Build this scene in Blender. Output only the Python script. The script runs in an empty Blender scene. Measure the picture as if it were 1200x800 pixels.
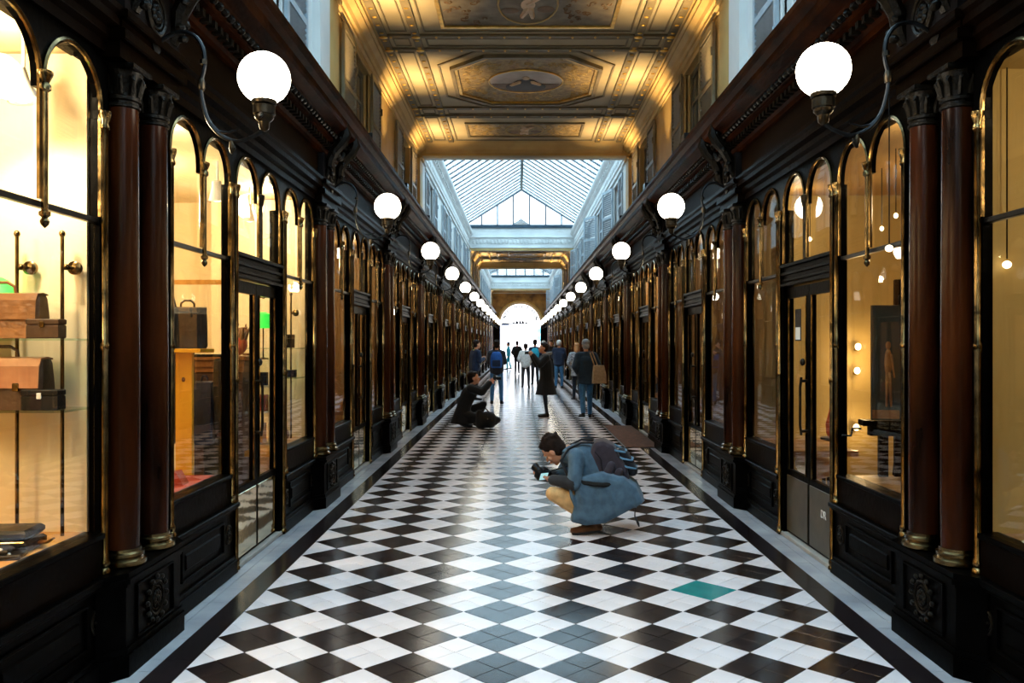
import bpy, math, random
from mathutils import Vector, Matrix, Euler
R = math.radians; PI = math.pi
rnd = random.Random(7)
scene = bpy.context.scene
col = scene.collection

# ------------------------------------------------------------------ camera
CAMX, CAMH = -0.11, 1.65
cam_data = bpy.data.cameras.new('camera'); cam = bpy.data.objects.new('camera', cam_data); col.objects.link(cam)
cam.location = (CAMX, 0, CAMH); cam.rotation_euler = (R(90), 0, 0)
cam_data.sensor_width = 36.0; cam_data.lens = 975 / 1200 * 36
cam_data.shift_x = -8 / 1200; cam_data.shift_y = 2 / 1200
cam_data.clip_start = 0.05; cam_data.clip_end = 400
scene.camera = cam
# ------------------------------------------------------------------ sky, exposure
SKY = 21.0
world = bpy.data.worlds.new('overcast_sky'); scene.world = world; world.use_nodes = True
bg = world.node_tree.nodes['Background']; bg.inputs[0].default_value = (0.91, 0.945, 1.0, 1); bg.inputs[1].default_value = SKY
vs = scene.view_settings; vs.view_transform = 'Standard'; vs.look = 'None'; vs.exposure = 0.0; vs.gamma = 1.0; vs.use_curve_mapping = False
cy = scene.cycles
cy.max_bounces = 9; cy.diffuse_bounces = 4; cy.glossy_bounces = 4; cy.transmission_bounces = 6; cy.transparent_max_bounces = 24
cy.caustics_reflective = False; cy.caustics_refractive = False; cy.sample_clamp_indirect = 6.0; cy.use_denoising = True
LAMP = 14.0      # radiance of the opal globes
SHOP = 110.0      # watts of one shop's ceiling light
UP = 19.0         # watts of one cornice uplighter

# ------------------------------------------------------------------ materials
def new_mat(name):
    m = bpy.data.materials.new(name); m.use_nodes = True
    return m, m.node_tree.nodes, m.node_tree.links, m.node_tree.nodes['Principled BSDF']
def mat(name, c, rough=.5, metal=0., coat=0., var=.25, scale=6., bump=0., bscale=None, c2=None, sheen=0., stretch=(1,1,1), rvar=0., spec=.5, ior=1.5):
    m, N, L, b = new_mat(name)
    tc = N.new('ShaderNodeTexCoord'); mp = N.new('ShaderNodeMapping'); mp.inputs['Scale'].default_value = stretch
    L.new(tc.outputs['Object'], mp.inputs[0])
    n = N.new('ShaderNodeTexNoise'); n.inputs['Scale'].default_value = scale; n.inputs['Detail'].default_value = 4
    L.new(mp.outputs[0], n.inputs['Vector'])
    r = N.new('ShaderNodeValToRGB')
    d = c2 if c2 else tuple(max(0, x * (1 - var)) for x in c)
    h = c if c2 else tuple(min(1, x * (1 + var)) for x in c)
    r.color_ramp.elements[0].position = .32; r.color_ramp.elements[1].position = .68
    r.color_ramp.elements[0].color = (*d, 1); r.color_ramp.elements[1].color = (*h, 1)
    L.new(n.outputs['Fac'], r.inputs[0]); L.new(r.outputs[0], b.inputs['Base Color'])
    b.inputs['Roughness'].default_value = rough; b.inputs['Metallic'].default_value = metal
    b.inputs['Coat Weight'].default_value = coat; b.inputs['Coat Roughness'].default_value = .08
    b.inputs['Specular IOR Level'].default_value = spec; b.inputs['IOR'].default_value = ior
    if sheen: b.inputs['Sheen Weight'].default_value = sheen
    if rvar:
        mr = N.new('ShaderNodeMapRange'); mr.inputs[3].default_value = max(.02, rough - rvar); mr.inputs[4].default_value = rough + rvar
        L.new(n.outputs['Fac'], mr.inputs[0]); L.new(mr.outputs[0], b.inputs['Roughness'])
    if bump:
        n2 = N.new('ShaderNodeTexNoise'); n2.inputs['Scale'].default_value = bscale or scale * 5; n2.inputs['Detail'].default_value = 3
        L.new(mp.outputs[0], n2.inputs['Vector'])
        bp = N.new('ShaderNodeBump'); bp.inputs['Strength'].default_value = bump; bp.inputs['Distance'].default_value = .01
        L.new(n2.outputs['Fac'], bp.inputs['Height']); L.new(bp.outputs[0], b.inputs['Normal'])
    return m
def emit(name, c, s):
    m, N, L, b = new_mat(name)
    b.inputs['Base Color'].default_value = (*c, 1); b.inputs['Emission Color'].default_value = (*c, 1); b.inputs['Emission Strength'].default_value = s
    return m
def glass(name, tint, ior=1.5, rough=0.0, milky=0.0, refl=1.0):
    m, N, L, b = new_mat(name); N.remove(b)
    out = N['Material Output']
    t = N.new('ShaderNodeBsdfTransparent'); t.inputs[0].default_value = (*tint, 1)
    g = N.new('ShaderNodeBsdfGlossy'); g.inputs['Roughness'].default_value = rough
    ge = N.new('ShaderNodeNewGeometry'); dt = N.new('ShaderNodeVectorMath'); dt.operation = 'DOT_PRODUCT'
    L.new(ge.outputs['Incoming'], dt.inputs[0]); L.new(ge.outputs['Normal'], dt.inputs[1])
    def mth(op, a, b_):
        q = N.new('ShaderNodeMath'); q.operation = op
        for i_, v_ in ((0, a), (1, b_)):
            if v_ is None: continue
            if isinstance(v_, (int, float)): q.inputs[i_].default_value = v_
            else: L.new(v_, q.inputs[i_])
        return q.outputs[0]
    ab = mth('ABSOLUTE', dt.outputs['Value'], None)       # Schlick's fresnel, the same from both faces of the pane
    f = mth('ADD', mth('MULTIPLY', mth('POWER', mth('SUBTRACT', 1.0, ab), 5.0), .9*refl), .035*refl)
    n = N.new('ShaderNodeTexNoise'); n.inputs['Scale'].default_value = 1.3; n.inputs['Detail'].default_value = 1
    tc = N.new('ShaderNodeTexCoord'); L.new(tc.outputs['Object'], n.inputs['Vector'])
    bp = N.new('ShaderNodeBump'); bp.inputs['Strength'].default_value = .12; bp.inputs['Distance'].default_value = .02
    L.new(n.outputs['Fac'], bp.inputs['Height']); L.new(bp.outputs[0], g.inputs['Normal'])
    mx = N.new('ShaderNodeMixShader'); L.new(f, mx.inputs[0]); L.new(t.outputs[0], mx.inputs[1]); L.new(g.outputs[0], mx.inputs[2])
    last = mx
    if milky:
        d = N.new('ShaderNodeBsdfTranslucent'); d.inputs[0].default_value = (.8, .9, .95, 1)
        m2 = N.new('ShaderNodeMixShader'); m2.inputs[0].default_value = milky
        L.new(mx.outputs[0], m2.inputs[1]); L.new(d.outputs[0], m2.inputs[2]); last = m2
    L.new(last.outputs[0], out.inputs[0])
    return m

M = {}
M['black_wood'] = mat('black_lacquered_wood', (.0009, .0008, .0008), .30, var=.4, scale=5, bump=.15, bscale=30, ior=1.07)
M['dark_wood'] = mat('dark_brown_wood', (.0032, .0014, .0007), .32, var=.5, scale=4, bump=.2, bscale=24, ior=1.07)
M['fascia'] = mat('brown_fascia_wood', (.008, .0033, .0013), .4, var=.5, scale=3, bump=.2, bscale=16, stretch=(1, .3, 1), ior=1.06)
M['cornice_wood'] = mat('red_brown_cornice', (.040, .010, .0025), .40, c2=(.004, .0013, .0008), scale=7, bump=.5, bscale=24, stretch=(1, .45, 1), ior=1.06)
M['mahogany'] = mat('polished_mahogany', (.05, .011, .0026), .24, c2=(.003, .001, .0006), scale=3.2, bump=.15, bscale=15, stretch=(1.6, 1.6, .35), ior=1.2)
M['brass'] = mat('old_brass', (.29, .20, .085), .22, 1., c2=(.02, .015, .008), scale=11, bump=.2, bscale=20)
M['bronze'] = mat('dark_bronze', (.045, .033, .02), .35, .9, c2=(.01, .01, .009), scale=12, bump=.2)
M['iron'] = mat('blackened_iron', (.010, .011, .013), .34, .8, var=.4, scale=20)
M['carving'] = mat('dark_carved_gilding', (.010, .0075, .005), .36, .2, c2=(.0015, .0012, .001), scale=16, bump=.7, bscale=40, ior=1.2)
M['grey_block'] = mat('grey_brown_panel', (.012, .010, .010), .45, c2=(.005, .004, .004), scale=5, bump=.2, ior=1.1)
M['pane'] = glass('shop_glass', (.97, .965, .94), 1.5)
M['roof_glass'] = glass('roof_glass', (.33, .41, .44), 1.5, milky=.09)
M['gable_glass'] = glass('gable_glass', (.36, .41, .43), 1.45, milky=.05)
M['end_wall'] = mat('marbled_ochre_wall', (.50, .27, .05), .5, c2=(.13, .06, .012), scale=1.8, bump=.1)
M['pale_gold'] = mat('pale_gold_moulding', (.85, .62, .34), .5, var=.08)
M['steel_bar'] = mat('blue_grey_steel', (.02, .045, .07), .5, .2, var=.3)
M['white_tile'] = mat('white_marble_tile', (.77, .715, .745), .21, var=.09, scale=2.2, bump=.06, bscale=9, rvar=.06)
M['black_tile'] = mat('black_marble_tile', (.013, .009, .010), .19, var=.4, scale=2.0, bump=.06, bscale=9, rvar=.05, spec=.55)
M['grey_tile'] = mat('grey_border_tile', (.50, .50, .53), .26, c2=(.30, .31, .35), scale=2.5, bump=.1, bscale=8)
M['teal_tile'] = mat('teal_tile', (.004, .20, .20), .2, var=.12, scale=8)
M['grout'] = mat('grey_grout', (.07, .065, .065), .8)
M['stone'] = mat('pale_threshold_stone', (.36, .34, .31), .5, var=.2, bump=.2)
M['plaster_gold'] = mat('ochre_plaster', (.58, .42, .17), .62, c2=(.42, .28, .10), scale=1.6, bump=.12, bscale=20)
M['ceiling_paint'] = mat('ceiling_paint', (.40, .33, .20), .6, c2=(.30, .25, .145), scale=1.8, bump=.1, bscale=14)
M['ceiling_rib'] = mat('ceiling_rib_paint', (.19, .15, .08), .55, c2=(.12, .095, .05), scale=6, bump=.2)
M['gilt'] = mat('gilding', (.85, .52, .10), .32, .85, c2=(.55, .32, .06), scale=10)
M['arabesque'] = mat('arabesque_ground', (.42, .31, .13), .6, c2=(.16, .105, .04), scale=13, bump=.5, bscale=30)
M['grey_paint'] = mat('painted_grey_panel', (.22, .19, .13), .6, c2=(.11, .085, .055), scale=5)
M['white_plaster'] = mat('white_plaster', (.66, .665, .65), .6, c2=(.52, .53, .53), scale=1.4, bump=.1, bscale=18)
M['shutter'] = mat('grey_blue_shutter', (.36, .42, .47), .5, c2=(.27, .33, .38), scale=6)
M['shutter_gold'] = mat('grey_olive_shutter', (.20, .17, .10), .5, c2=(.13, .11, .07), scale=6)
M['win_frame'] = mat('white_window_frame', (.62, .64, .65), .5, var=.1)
M['dark_glass'] = mat('dark_window_glass', (.10, .125, .15), .06, coat=.6, var=.2, scale=1.5)
M['mat_brown'] = mat('brown_coir', (.12, .042, .016), .95, c2=(.05, .018, .007), scale=14, bump=.8, bscale=80)
M['globe'] = emit('opal_globe', (1.0, .90, .72), LAMP)
M['cream'] = mat('cream_wall', (.86, .74, .50), .6, c2=(.80, .66, .40), scale=1.2)
M['gold_wall'] = mat('gold_wall', (.52, .38, .14), .6, c2=(.42, .29, .09), scale=1.1)
M['amber_wall'] = mat('amber_wall', (.50, .30, .10), .6, c2=(.32, .17, .05), scale=1.1)
M['brown_wall'] = mat('brown_wall', (.30, .15, .05), .6, c2=(.14, .07, .025), scale=1.6)
M['parquet'] = mat('parquet', (.34, .17, .06), .35, c2=(.20, .09, .03), scale=3, stretch=(1, 6, 1))
M['orange_board'] = mat('orange_wood_board', (.72, .36, .07), .4, c2=(.60, .27, .04), scale=3, stretch=(6, 1, 1))
M['red_felt'] = mat('red_felt', (.30, .028, .008), .9, var=.15, bump=.3)
M['yellow_wood'] = mat('yellow_wood_post', (.92, .47, .02), .45, c2=(.80, .38, .015), scale=3, stretch=(6, 6, .6))
M['tan_leather'] = mat('tan_leather', (.22, .085, .02), .36, coat=.15, c2=(.11, .04, .01), scale=7, bump=.3)
M['pink_leather'] = mat('pinkish_tan_leather', (.44, .20, .10), .33, coat=.2, c2=(.30, .125, .06), scale=7, bump=.2)
M['brown_leather'] = mat('brown_leather', (.055, .022, .010), .38, coat=.15, c2=(.025, .01, .005), scale=8, bump=.3)
M['black_leather'] = mat('black_leather', (.006, .007, .010), .38, coat=.12, var=.4, scale=8, bump=.3, ior=1.3)
M['navy_leather'] = mat('navy_leather', (.012, .018, .045), .38, coat=.12, var=.3, bump=.3, ior=1.3)
M['red_leather'] = mat('red_leather', (.50, .07, .025), .35, coat=.3, var=.2, bump=.3)
M['shelf_glass'] = glass('shelf_glass', (.80, .90, .86), 1.5)
M['kick_mirror'] = mat('polished_nickel_plate', (.74, .62, .40), .07, 1., var=.1, scale=2, bump=.35, bscale=2.6)
M['kick_dark'] = mat('dark_bronze_plate', (.12, .095, .055), .35, .7, var=.2)
M['white_enamel'] = mat('white_enamel', (.8, .8, .78), .4, var=.05)
M['letter_white'] = mat('white_lettering', (.75, .73, .68), .5, var=.05)
M['letter_dark'] = mat('dark_lettering', (.02, .02, .025), .5)

# ------------------------------------------------------------------ mesh builder
class MB:
    def __init__(s): s.v, s.f = [], []
    def add(s, vs, fs):
        o = len(s.v); s.v += [tuple(p) for p in vs]; s.f += [tuple(i + o for i in f) for f in fs]; return s
    def box(s, x0, x1, y0, y1, z0, z1, bev=0):
        if bev:
            b = bev
            return s.loft([[(x0+b, y0+b, z0), (x1-b, y0+b, z0), (x1-b, y1-b, z0), (x0+b, y1-b, z0)],
                           [(x0, y0, z0+b), (x1, y0, z0+b), (x1, y1, z0+b), (x0, y1, z0+b)],
                           [(x0, y0, z1-b), (x1, y0, z1-b), (x1, y1, z1-b), (x0, y1, z1-b)],
                           [(x0+b, y0+b, z1), (x1-b, y0+b, z1), (x1-b, y1-b, z1), (x0+b, y1-b, z1)]])
        return s.add([(x0,y0,z0),(x1,y0,z0),(x1,y1,z0),(x0,y1,z0),(x0,y0,z1),(x1,y0,z1),(x1,y1,z1),(x0,y1,z1)],
                     [(0,3,2,1),(4,5,6,7),(0,1,5,4),(1,2,6,5),(2,3,7,6),(3,0,4,7)])
    def loft(s, rings, caps=True):
        n = len(rings[0]); vs = [p for r in rings for p in r]; fs = []
        for k in range(len(rings) - 1):
            for i in range(n):
                j = (i + 1) % n; fs.append((k*n+i, k*n+j, (k+1)*n+j, (k+1)*n+i))
        if caps: fs += [tuple(range(n))[::-1], tuple((len(rings)-1)*n + i for i in range(n))]
        return s.add(vs, fs)
    def prism(s, poly, axis, a, b):
        def P(p, t): return {'x': (t, p[0], p[1]), 'y': (p[0], t, p[1]), 'z': (p[0], p[1], t)}[axis]
        return s.loft([[P(p, a) for p in poly], [P(p, b) for p in poly]])
    def lathe(s, prof, c=(0, 0, 0), axis='z', n=16):
        rings = []
        for r, h in prof:
            ring = []
            for i in range(n):
                a = 2*PI*i/n; u, w = r*math.cos(a), r*math.sin(a)
                ring.append({'z': (c[0]+u, c[1]+w, c[2]+h), 'x': (c[0]+h, c[1]+u, c[2]+w), 'y': (c[0]+u, c[1]+h, c[2]+w)}[axis])
            rings.append(ring)
        return s.loft(rings)
    def tube(s, pts, r, n=8, closed=False, flat=None):
        pts = [Vector(p) for p in pts]; rs = r if isinstance(r, (list, tuple)) else [r]*len(pts); rings = []; up = None
        for i, p in enumerate(pts):
            if closed: t = pts[(i+1) % len(pts)] - pts[i-1]
            else: t = pts[min(i+1, len(pts)-1)] - pts[max(i-1, 0)]
            t.normalize()
            if up is None: up = Vector((0, 0, 1)) if abs(t.z) < .9 else Vector((0, 1, 0))
            sx = t.cross(up).normalized(); up = sx.cross(t).normalized()
            k = flat or 1
            rings.append([p + (sx*math.cos(2*PI*j/n) + up*math.sin(2*PI*j/n)*k)*rs[i] for j in range(n)])
        if closed: rings.append(rings[0])
        return s.loft(rings, caps=not closed)
    def ell(s, c, r, rot=None, n=14, m=9):
        rot = rot or Matrix.Identity(3); c = Vector(c); vs = [c + rot @ Vector((0, 0, -r[2]))]; fs = []
        for k in range(1, m):
            t = PI*k/m
            for i in range(n):
                a = 2*PI*i/n; vs.append(c + rot @ Vector((r[0]*math.sin(t)*math.cos(a), r[1]*math.sin(t)*math.sin(a), -r[2]*math.cos(t))))
        vs.append(c + rot @ Vector((0, 0, r[2])))
        for i in range(n):
            j = (i+1) % n; fs.append((0, 1+j, 1+i)); fs.append((len(vs)-1, 1+(m-2)*n+i, 1+(m-2)*n+j))
            for k in range(m-2): fs.append((1+k*n+i, 1+k*n+j, 1+(k+1)*n+j, 1+(k+1)*n+i))
        return s.add(vs, fs)
    def cap(s, p, q, r1, r2=None, n=10):
        r2 = r1 if r2 is None else r2; p, q = Vector(p), Vector(q); d = q - p; l = d.length or 1e-5; d = d/l
        pts, rs = [], []
        for a in (80, 55, 28): pts.append(p - d*r1*math.sin(R(a))); rs.append(r1*math.cos(R(a)))
        pts += [p, q]; rs += [r1, r2]
        for a in (28, 55, 80): pts.append(q + d*r2*math.sin(R(a))); rs.append(r2*math.cos(R(a)))
        return s.tube(pts, rs, n)
    def chain(s, pts, rs, n=10):
        for i in range(len(pts)-1): s.cap(pts[i], pts[i+1], rs[i], rs[i+1], n)
        return s
    def shift(s, dx=0, dy=0, dz=0):
        s.v = [(a+dx, b+dy, c+dz) for a, b, c in s.v]; return s
    def rotz(s, a):
        c_, s_ = math.cos(a), math.sin(a); s.v = [(x*c_-y*s_, x*s_+y*c_, z) for x, y, z in s.v]; return s
    def join(s, o): return s.add(o.v, o.f)
    def mesh(s, name, m, smooth=False):
        me = bpy.data.meshes.new(name); me.from_pydata(s.v, [], s.f); me.materials.append(m)
        if smooth: me.polygons.foreach_set('use_smooth', [True]*len(me.polygons))
        me.update(); return me
def link(name, data, parent=None, loc=(0, 0, 0), rz=0):
    o = bpy.data.objects.new(name, data); col.objects.link(o); o.location = loc; o.rotation_euler = (0, 0, rz)
    if parent is not None: o.parent = parent
    return o
def ob(name, mb, m, parent=None, smooth=False, loc=(0, 0, 0), rz=0, kind=None, label=None):
    m = M[m] if isinstance(m, str) else m
    o = link(name, mb.mesh(name, m, smooth), parent, loc, rz)
    if smooth: autosmooth(o)
    if kind: o['kind'] = kind
    if label: o['label'] = label
    return o
def autosmooth(o, ang=40):
    me = o.data
    try: me.set_sharp_from_angle(angle=R(ang))
    except Exception: pass
def tag(o, label, cat, group=None):
    o['label'] = label; o['category'] = cat
    if group: o['group'] = group
    return o
def root(name, loc, rz=0, kind=None, label=None, cat=None, group=None):
    o = link(name, None, None, loc, rz); o.empty_display_size = .1
    if kind: o['kind'] = kind
    if label: tag(o, label, cat, group)
    return o
def copy_tree(o, parent=None):
    c = o.copy(); col.objects.link(c)
    if parent is not None: c.parent = parent
    for ch in list(kids.get(o.name, [])) or list(o.children): copy_tree(ch, c)
    return c
kids = {}
def remesh(o, voxel, smooth=4, fac=.6):
    r = o.modifiers.new('remesh', 'REMESH'); r.mode = 'VOXEL'; r.voxel_size = voxel; r.use_smooth_shade = True
    if smooth:
        s_ = o.modifiers.new('smooth', 'SMOOTH'); s_.iterations = smooth; s_.factor = fac
    return o

P0, PITCH, NP = 4.52, 4.2, 14
def PY(k): return P0 + PITCH*k          # y of pier k
YEND = PY(NP)
YBACK = -8.08
SIDES = ((1, 0.0, 'right'), (-1, PI, 'left'))
# ------------------------------------------------------------------ floor
floor = ob('floor', MB().box(-2.2, 2.2, YBACK, YEND+.6, -.12, -.006), 'grout', kind='structure')
def clip_x(poly, lim, sign):
    out = []
    for i in range(len(poly)):
        a, b = poly[i], poly[(i+1) % len(poly)]
        ia, ib = a[0]*sign <= lim, b[0]*sign <= lim
        if ia: out.append(a)
        if ia != ib:
            t = (lim*sign - a[0])/(b[0]-a[0]); out.append((lim*sign, a[1]+(b[1]-a[1])*t))
    return out
D = .45; Hh = D/2; g_ = .0024
tiles = {'white': MB(), 'black': MB()}
near = []
def tile_prism(mb, poly, dz):
    n = len(poly); cx = sum(p[0] for p in poly)/n; cy_ = sum(p[1] for p in poly)/n
    sh = [(cx+(p[0]-cx)*.985, cy_+(p[1]-cy_)*.985) for p in poly]
    mb.loft([[(p[0], p[1], -.012) for p in poly], [(p[0], p[1], -.0022+dz) for p in poly], [(p[0], p[1], dz) for p in sh]])
def gen_tiles():
    import itertools
    js = range(-27, int((YEND+.3-4.22)/D)+1)
    for j in js:
        for dark in (1, 0):
            for i in range(-4, 6):
                cx = -.225 + D*i + (0 if dark else Hh); cyy = 4.22 + D*j + (0 if dark else Hh)
                if abs(cx) > 1.8 + Hh - .01: continue
                if dark and abs(cx-1.125) < .01 and abs(cyy-5.57) < .01:
                    continue
                q = Hh/2
                for (ox, oy) in ((0, q), (q, 0), (0, -q), (-q, 0)):
                    c = (cx+ox, cyy+oy); e = q - g_*(1.0)
                    poly = [(c[0], c[1]+e), (c[0]-e, c[1]), (c[0], c[1]-e), (c[0]+e, c[1])]
                    poly = clip_x(clip_x(poly, 1.799, 1), 1.799, -1)
                    if len(poly) < 3: continue
                    ar = abs(sum(poly[a][0]*poly[(a+1) % len(poly)][1]-poly[(a+1) % len(poly)][0]*poly[a][1] for a in range(len(poly))))/2
                    if ar < 3e-4: continue
                    yield dark, c, poly[::-1]
cands = []
for dark, c, poly in gen_tiles():
    dz = rnd.uniform(-.0007, .0007)
    vis = c[1] > 4.0 and abs(c[0]-CAMX-.0) < c[1]*.60
    if vis and len(cands) < 300 and c[1] < 6.6: cands.append((dark, c, poly, dz))
    else: tile_prism(tiles['black' if dark else 'white'], poly, dz)
tmesh = {}
for dark, c, poly, dz in cands:
    if len(poly) == 4 and abs(poly[0][0]-poly[2][0]) < 1e-6 and abs(max(p[0] for p in poly)-min(p[0] for p in poly)-2*(Hh/2-g_)) < 1e-6:
        key = dark
        if key not in tmesh:
            mb = MB(); tile_prism(mb, [(p[0]-c[0], p[1]-c[1]) for p in poly], 0); tmesh[key] = mb.mesh('tile', M['black_tile' if dark else 'white_tile'])
        link('tile', tmesh[key], floor, (c[0], c[1], dz))
    else:
        mb = MB(); tile_prism(mb, [(p[0]-c[0], p[1]-c[1]) for p in poly], 0); ob('tile', mb, 'black_tile' if dark else 'white_tile', floor, loc=(c[0], c[1], dz))
o = ob('white_tiling', tiles['white'], 'white_tile', floor, kind='stuff'); o = ob('black_tiling', tiles['black'], 'black_tile', floor, kind='stuff')
mb = MB(); e = Hh-.004; tile_prism(mb, [(0, -e), (e, 0), (0, e), (-e, 0)], .001)
ob('tile', mb, 'teal_tile', floor, loc=(1.125, 5.57, 0), label='single teal green diamond tile')
# black band and pale border
bt, gt = MB(), MB(); n_band = 0
for sx in (1, -1):
    y = YBACK+.02; k = 0
    while y < YEND+.3:
        L_ = .318
        xs = sorted((sx*1.803, sx*1.957)); bt.box(xs[0], xs[1], y+.001, y+L_-.001, -.012, rnd.uniform(-.001, .0005))
        for (a, b) in ((1.96, 2.078), (2.08, 2.24)):
            for h in (0, .159):
                xs = sorted((sx*a, sx*(b-.002))); gt.box(xs[0], xs[1], y+h+.001, y+h+.157, -.012, rnd.uniform(-.001, .0005))
        y += L_
ob('black_border_band', bt, 'black_tile', floor, kind='stuff'); ob('pale_border_tiling', gt, 'grey_tile', floor, kind='stuff')

# ------------------------------------------------------------------ shopfront elements (right side, x measured from the axis; origin moved to x = 2.2)
OX = 2.2
def arch_pts(yc, r, z0, zs, n=14):       # up one leg, over, down the other
    return [(yc-r, z0)] + [(yc-r*math.cos(PI*i/n), zs+r*math.sin(PI*i/n)) for i in range(n+1)] + [(yc+r, z0)]
def spandrel(y0, y1, z0, z1, arches, zs, x0, x1, n=12):
    """board with arched openings that reach down to z0"""
    mb = MB(); ys = y0
    for (yc, r) in arches:
        if yc-r > ys+1e-4: mb.box(x0, x1, ys, yc-r, z0, z1)
        for i in range(n):
            a0, a1 = PI*i/n, PI*(i+1)/n
            ya, yb = yc-r*math.cos(a0), yc-r*math.cos(a1); za, zb = zs+r*math.sin(a0), zs+r*math.sin(a1)
            mb.prism([(ya, za), (yb, zb), (yb, z1), (ya, z1)], 'x', x0, x1)
        ys = yc+r
    if y1 > ys+1e-4: mb.box(x0, x1, ys, y1, z0, z1)
    return mb
def arch_pane(yc, r, z0, zs, x, t=.005, n=14):
    p = [(yc-r, z0)] + [(yc-r*math.cos(PI*i/n), zs+r*math.sin(PI*i/n)) for i in range(n+1)] + [(yc+r, z0)]
    return MB().prism(p[::-1], 'x', x, x+t)
def ring(c, r, tr, axis='x', n=20, m=6):
    pts = []
    for i in range(n):
        a = 2*PI*i/n; u, w = r*math.cos(a), r*math.sin(a)
        pts.append({'x': (c[0], c[1]+u, c[2]+w)}[axis])
    return MB().tube(pts, tr, m, closed=True)
def rosette(c, r, petals=8):
    mb = ring(c, r, r*.13); mb.join(ring(c, r*.72, r*.07))
    for i in range(petals):
        a = 2*PI*i/petals; q = (c[0]-.004, c[1]+r*.36*math.cos(a), c[2]+r*.36*math.sin(a))
        mb.ell(q, (r*.13, r*.19, r*.19), n=8, m=5)
    mb.ell((c[0]-.008, c[1], c[2]), (r*.18, r*.2, r*.2), n=8, m=5)
    return mb
def colonnette(yc, x, r, z0, z1):
    prof = [(r*1.7, 0), (r*1.7, .02), (r*1.2, .03), (r*1.5, .045), (r*1.5, .06), (r, .075)]
    h = z1-z0; prof += [(r, h*.48), (r*1.35, h*.485), (r*1.35, h*.497), (r, h*.502), (r, h-.1), (r*1.5, h-.09), (r*1.5, h-.075), (r*1.15, h-.06), (r*1.9, h-.02), (r*1.9, h)]
    return MB().lathe([(a, b) for a, b in prof], (x, yc, z0), n=10)
ZS, ZT, ZP, ZA = 2.79, 2.25, .5, .72
WH = .53       # half width of a shop window
AR = .235
def sh(mb): return mb.shift(-OX)
win_parts = []
def wp(name, mb, m, smooth=False, sub=None):
    me = sh(mb).mesh(name, M[m], smooth)
    if smooth:
        try: me.set_sharp_from_angle(angle=R(40))
        except Exception: pass
    win_parts.append((name, me, sub))
# plinth with mouldings and raised panel
mb = MB().box(2.16, 2.3, -WH-.06, WH+.06, .0, .47); mb.box(2.13, 2.3, -WH-.06, WH+.06, 0, .10, .006); mb.box(2.14, 2.3, -WH-.06, WH+.06, .10, .13, .004)
mb.box(2.135, 2.3, -WH-.06, WH+.06, .455, .475, .003); mb.box(2.115, 2.3, -WH-.06, WH+.06, .475, .51, .006)
wp('plinth', mb, 'black_wood')
mb = MB()
for (a, b, c, d) in ((-.36, .36, .19, .205), (-.36, .36, .395, .41), (-.36, -.345, .205, .395), (.345, .36, .205, .395)): mb.box(2.145, 2.17, a, b, c, d, .003)
mb.box(2.15, 2.17, -.29, .29, .25, .35, .008)
wp('plinth_panel', mb, 'black_wood')
mb = rosette((2.156, -.46, .30), .062); mb.join(rosette((2.156, .46, .30), .062)); wp('carved_roundel', mb, 'carving', True)
wp('apron_board', MB().box(2.155, 2.24, -WH, WH, .51, ZA-.03), 'dark_wood')
wp('sill', MB().box(2.14, 2.26, -WH, WH, ZA-.03, ZA, .005), 'black_wood')
wp('spandrel_board', spandrel(-WH-.06, WH+.06, ZS-.04, 3.1, [(-.26, AR), (.26, AR)], ZS, 2.17, 2.197), 'black_wood')
mb = MB().box(2.165, 2.21, -WH-.06, -WH+.03, .51, ZS-.04); mb.box(2.165, 2.21, WH-.03, WH+.06, .51, ZS-.04); wp('jamb', mb, 'black_wood')
for yc in (-.26, .26):
    pts = [(2.165, y, z) for y, z in arch_pts(yc, AR+.012, ZT+.02, ZS, 16)]
    wp('arch_moulding', MB().tube(pts, .0135, 6), 'brass', True)
mb = MB().tube([(2.15, 0, ZT-.05), (2.15, 0, ZS-.02)], .014, 10); mb.lathe([(.002, -.075), (.016, -.06), (.02, -.045), (.012, -.03), (.024, -.02), (.024, -.005), (.014, 0)], (2.15, 0, ZT-.03), n=10)
mb.lathe([(.014, 0), (.026, .01), (.026, .03), (.018, .04), (.034, .075), (.034, .09), (.01, .1)], (2.15, 0, ZS-.06), n=10)
wp('mullion', mb, 'brass', True)
wp('transom_bar', MB().box(2.17, 2.205, -WH+.03, WH-.03, ZT-.014, ZT+.014, .004), 'iron')
for yc in (-WH+.012, WH-.012): wp('colonnette', colonnette(yc, 2.15, .017, .515, ZS), 'brass', True)
mb = MB().box(2.19, 2.196, -WH+.03, WH-.03, ZA, ZT-.012); wp('pane', mb, 'pane')
for yc in (-.26, .26): wp('pane', arch_pane(yc, AR+.01, ZT+.012, ZS, 2.19), 'pane')

door_parts = []
DH = .6
def dp(name, mb, m, smooth=False, parent=None):
    me = sh(mb).mesh(name, M[m] if isinstance(m, str) else m, smooth)
    if smooth:
        try: me.set_sharp_from_angle(angle=R(40))
        except Exception: pass
    door_parts.append((name, me, parent))
mb = MB().box(2.16, 2.25, -DH-.01, -DH+.05, .0, ZS); mb.box(2.16, 2.25, DH-.05, DH+.01, 0, ZS); dp('door_frame', mb, 'black_wood')
mb = MB().box(2.165, 2.25, -DH+.04, DH-.04, 2.13, 2.32)
for z, e in ((2.13, .025), (2.17, .012), (2.225, .02), (2.29, .03)): mb.box(2.165-e, 2.18, -DH+.02, DH-.02, z, z+.028, .004)
dp('transom', mb, 'black_wood')
dp('spandrel_board', spandrel(-DH, DH, ZS-.04, 3.1, [(-.29, .25), (.29, .25)], ZS, 2.17, 2.197), 'black_wood')
for yc in (-.29, .29): dp('arch_moulding', MB().tube([(2.165, y, z) for y, z in arch_pts(yc, .262, 2.33, ZS, 16)], .0135, 6), 'brass', True)
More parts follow.
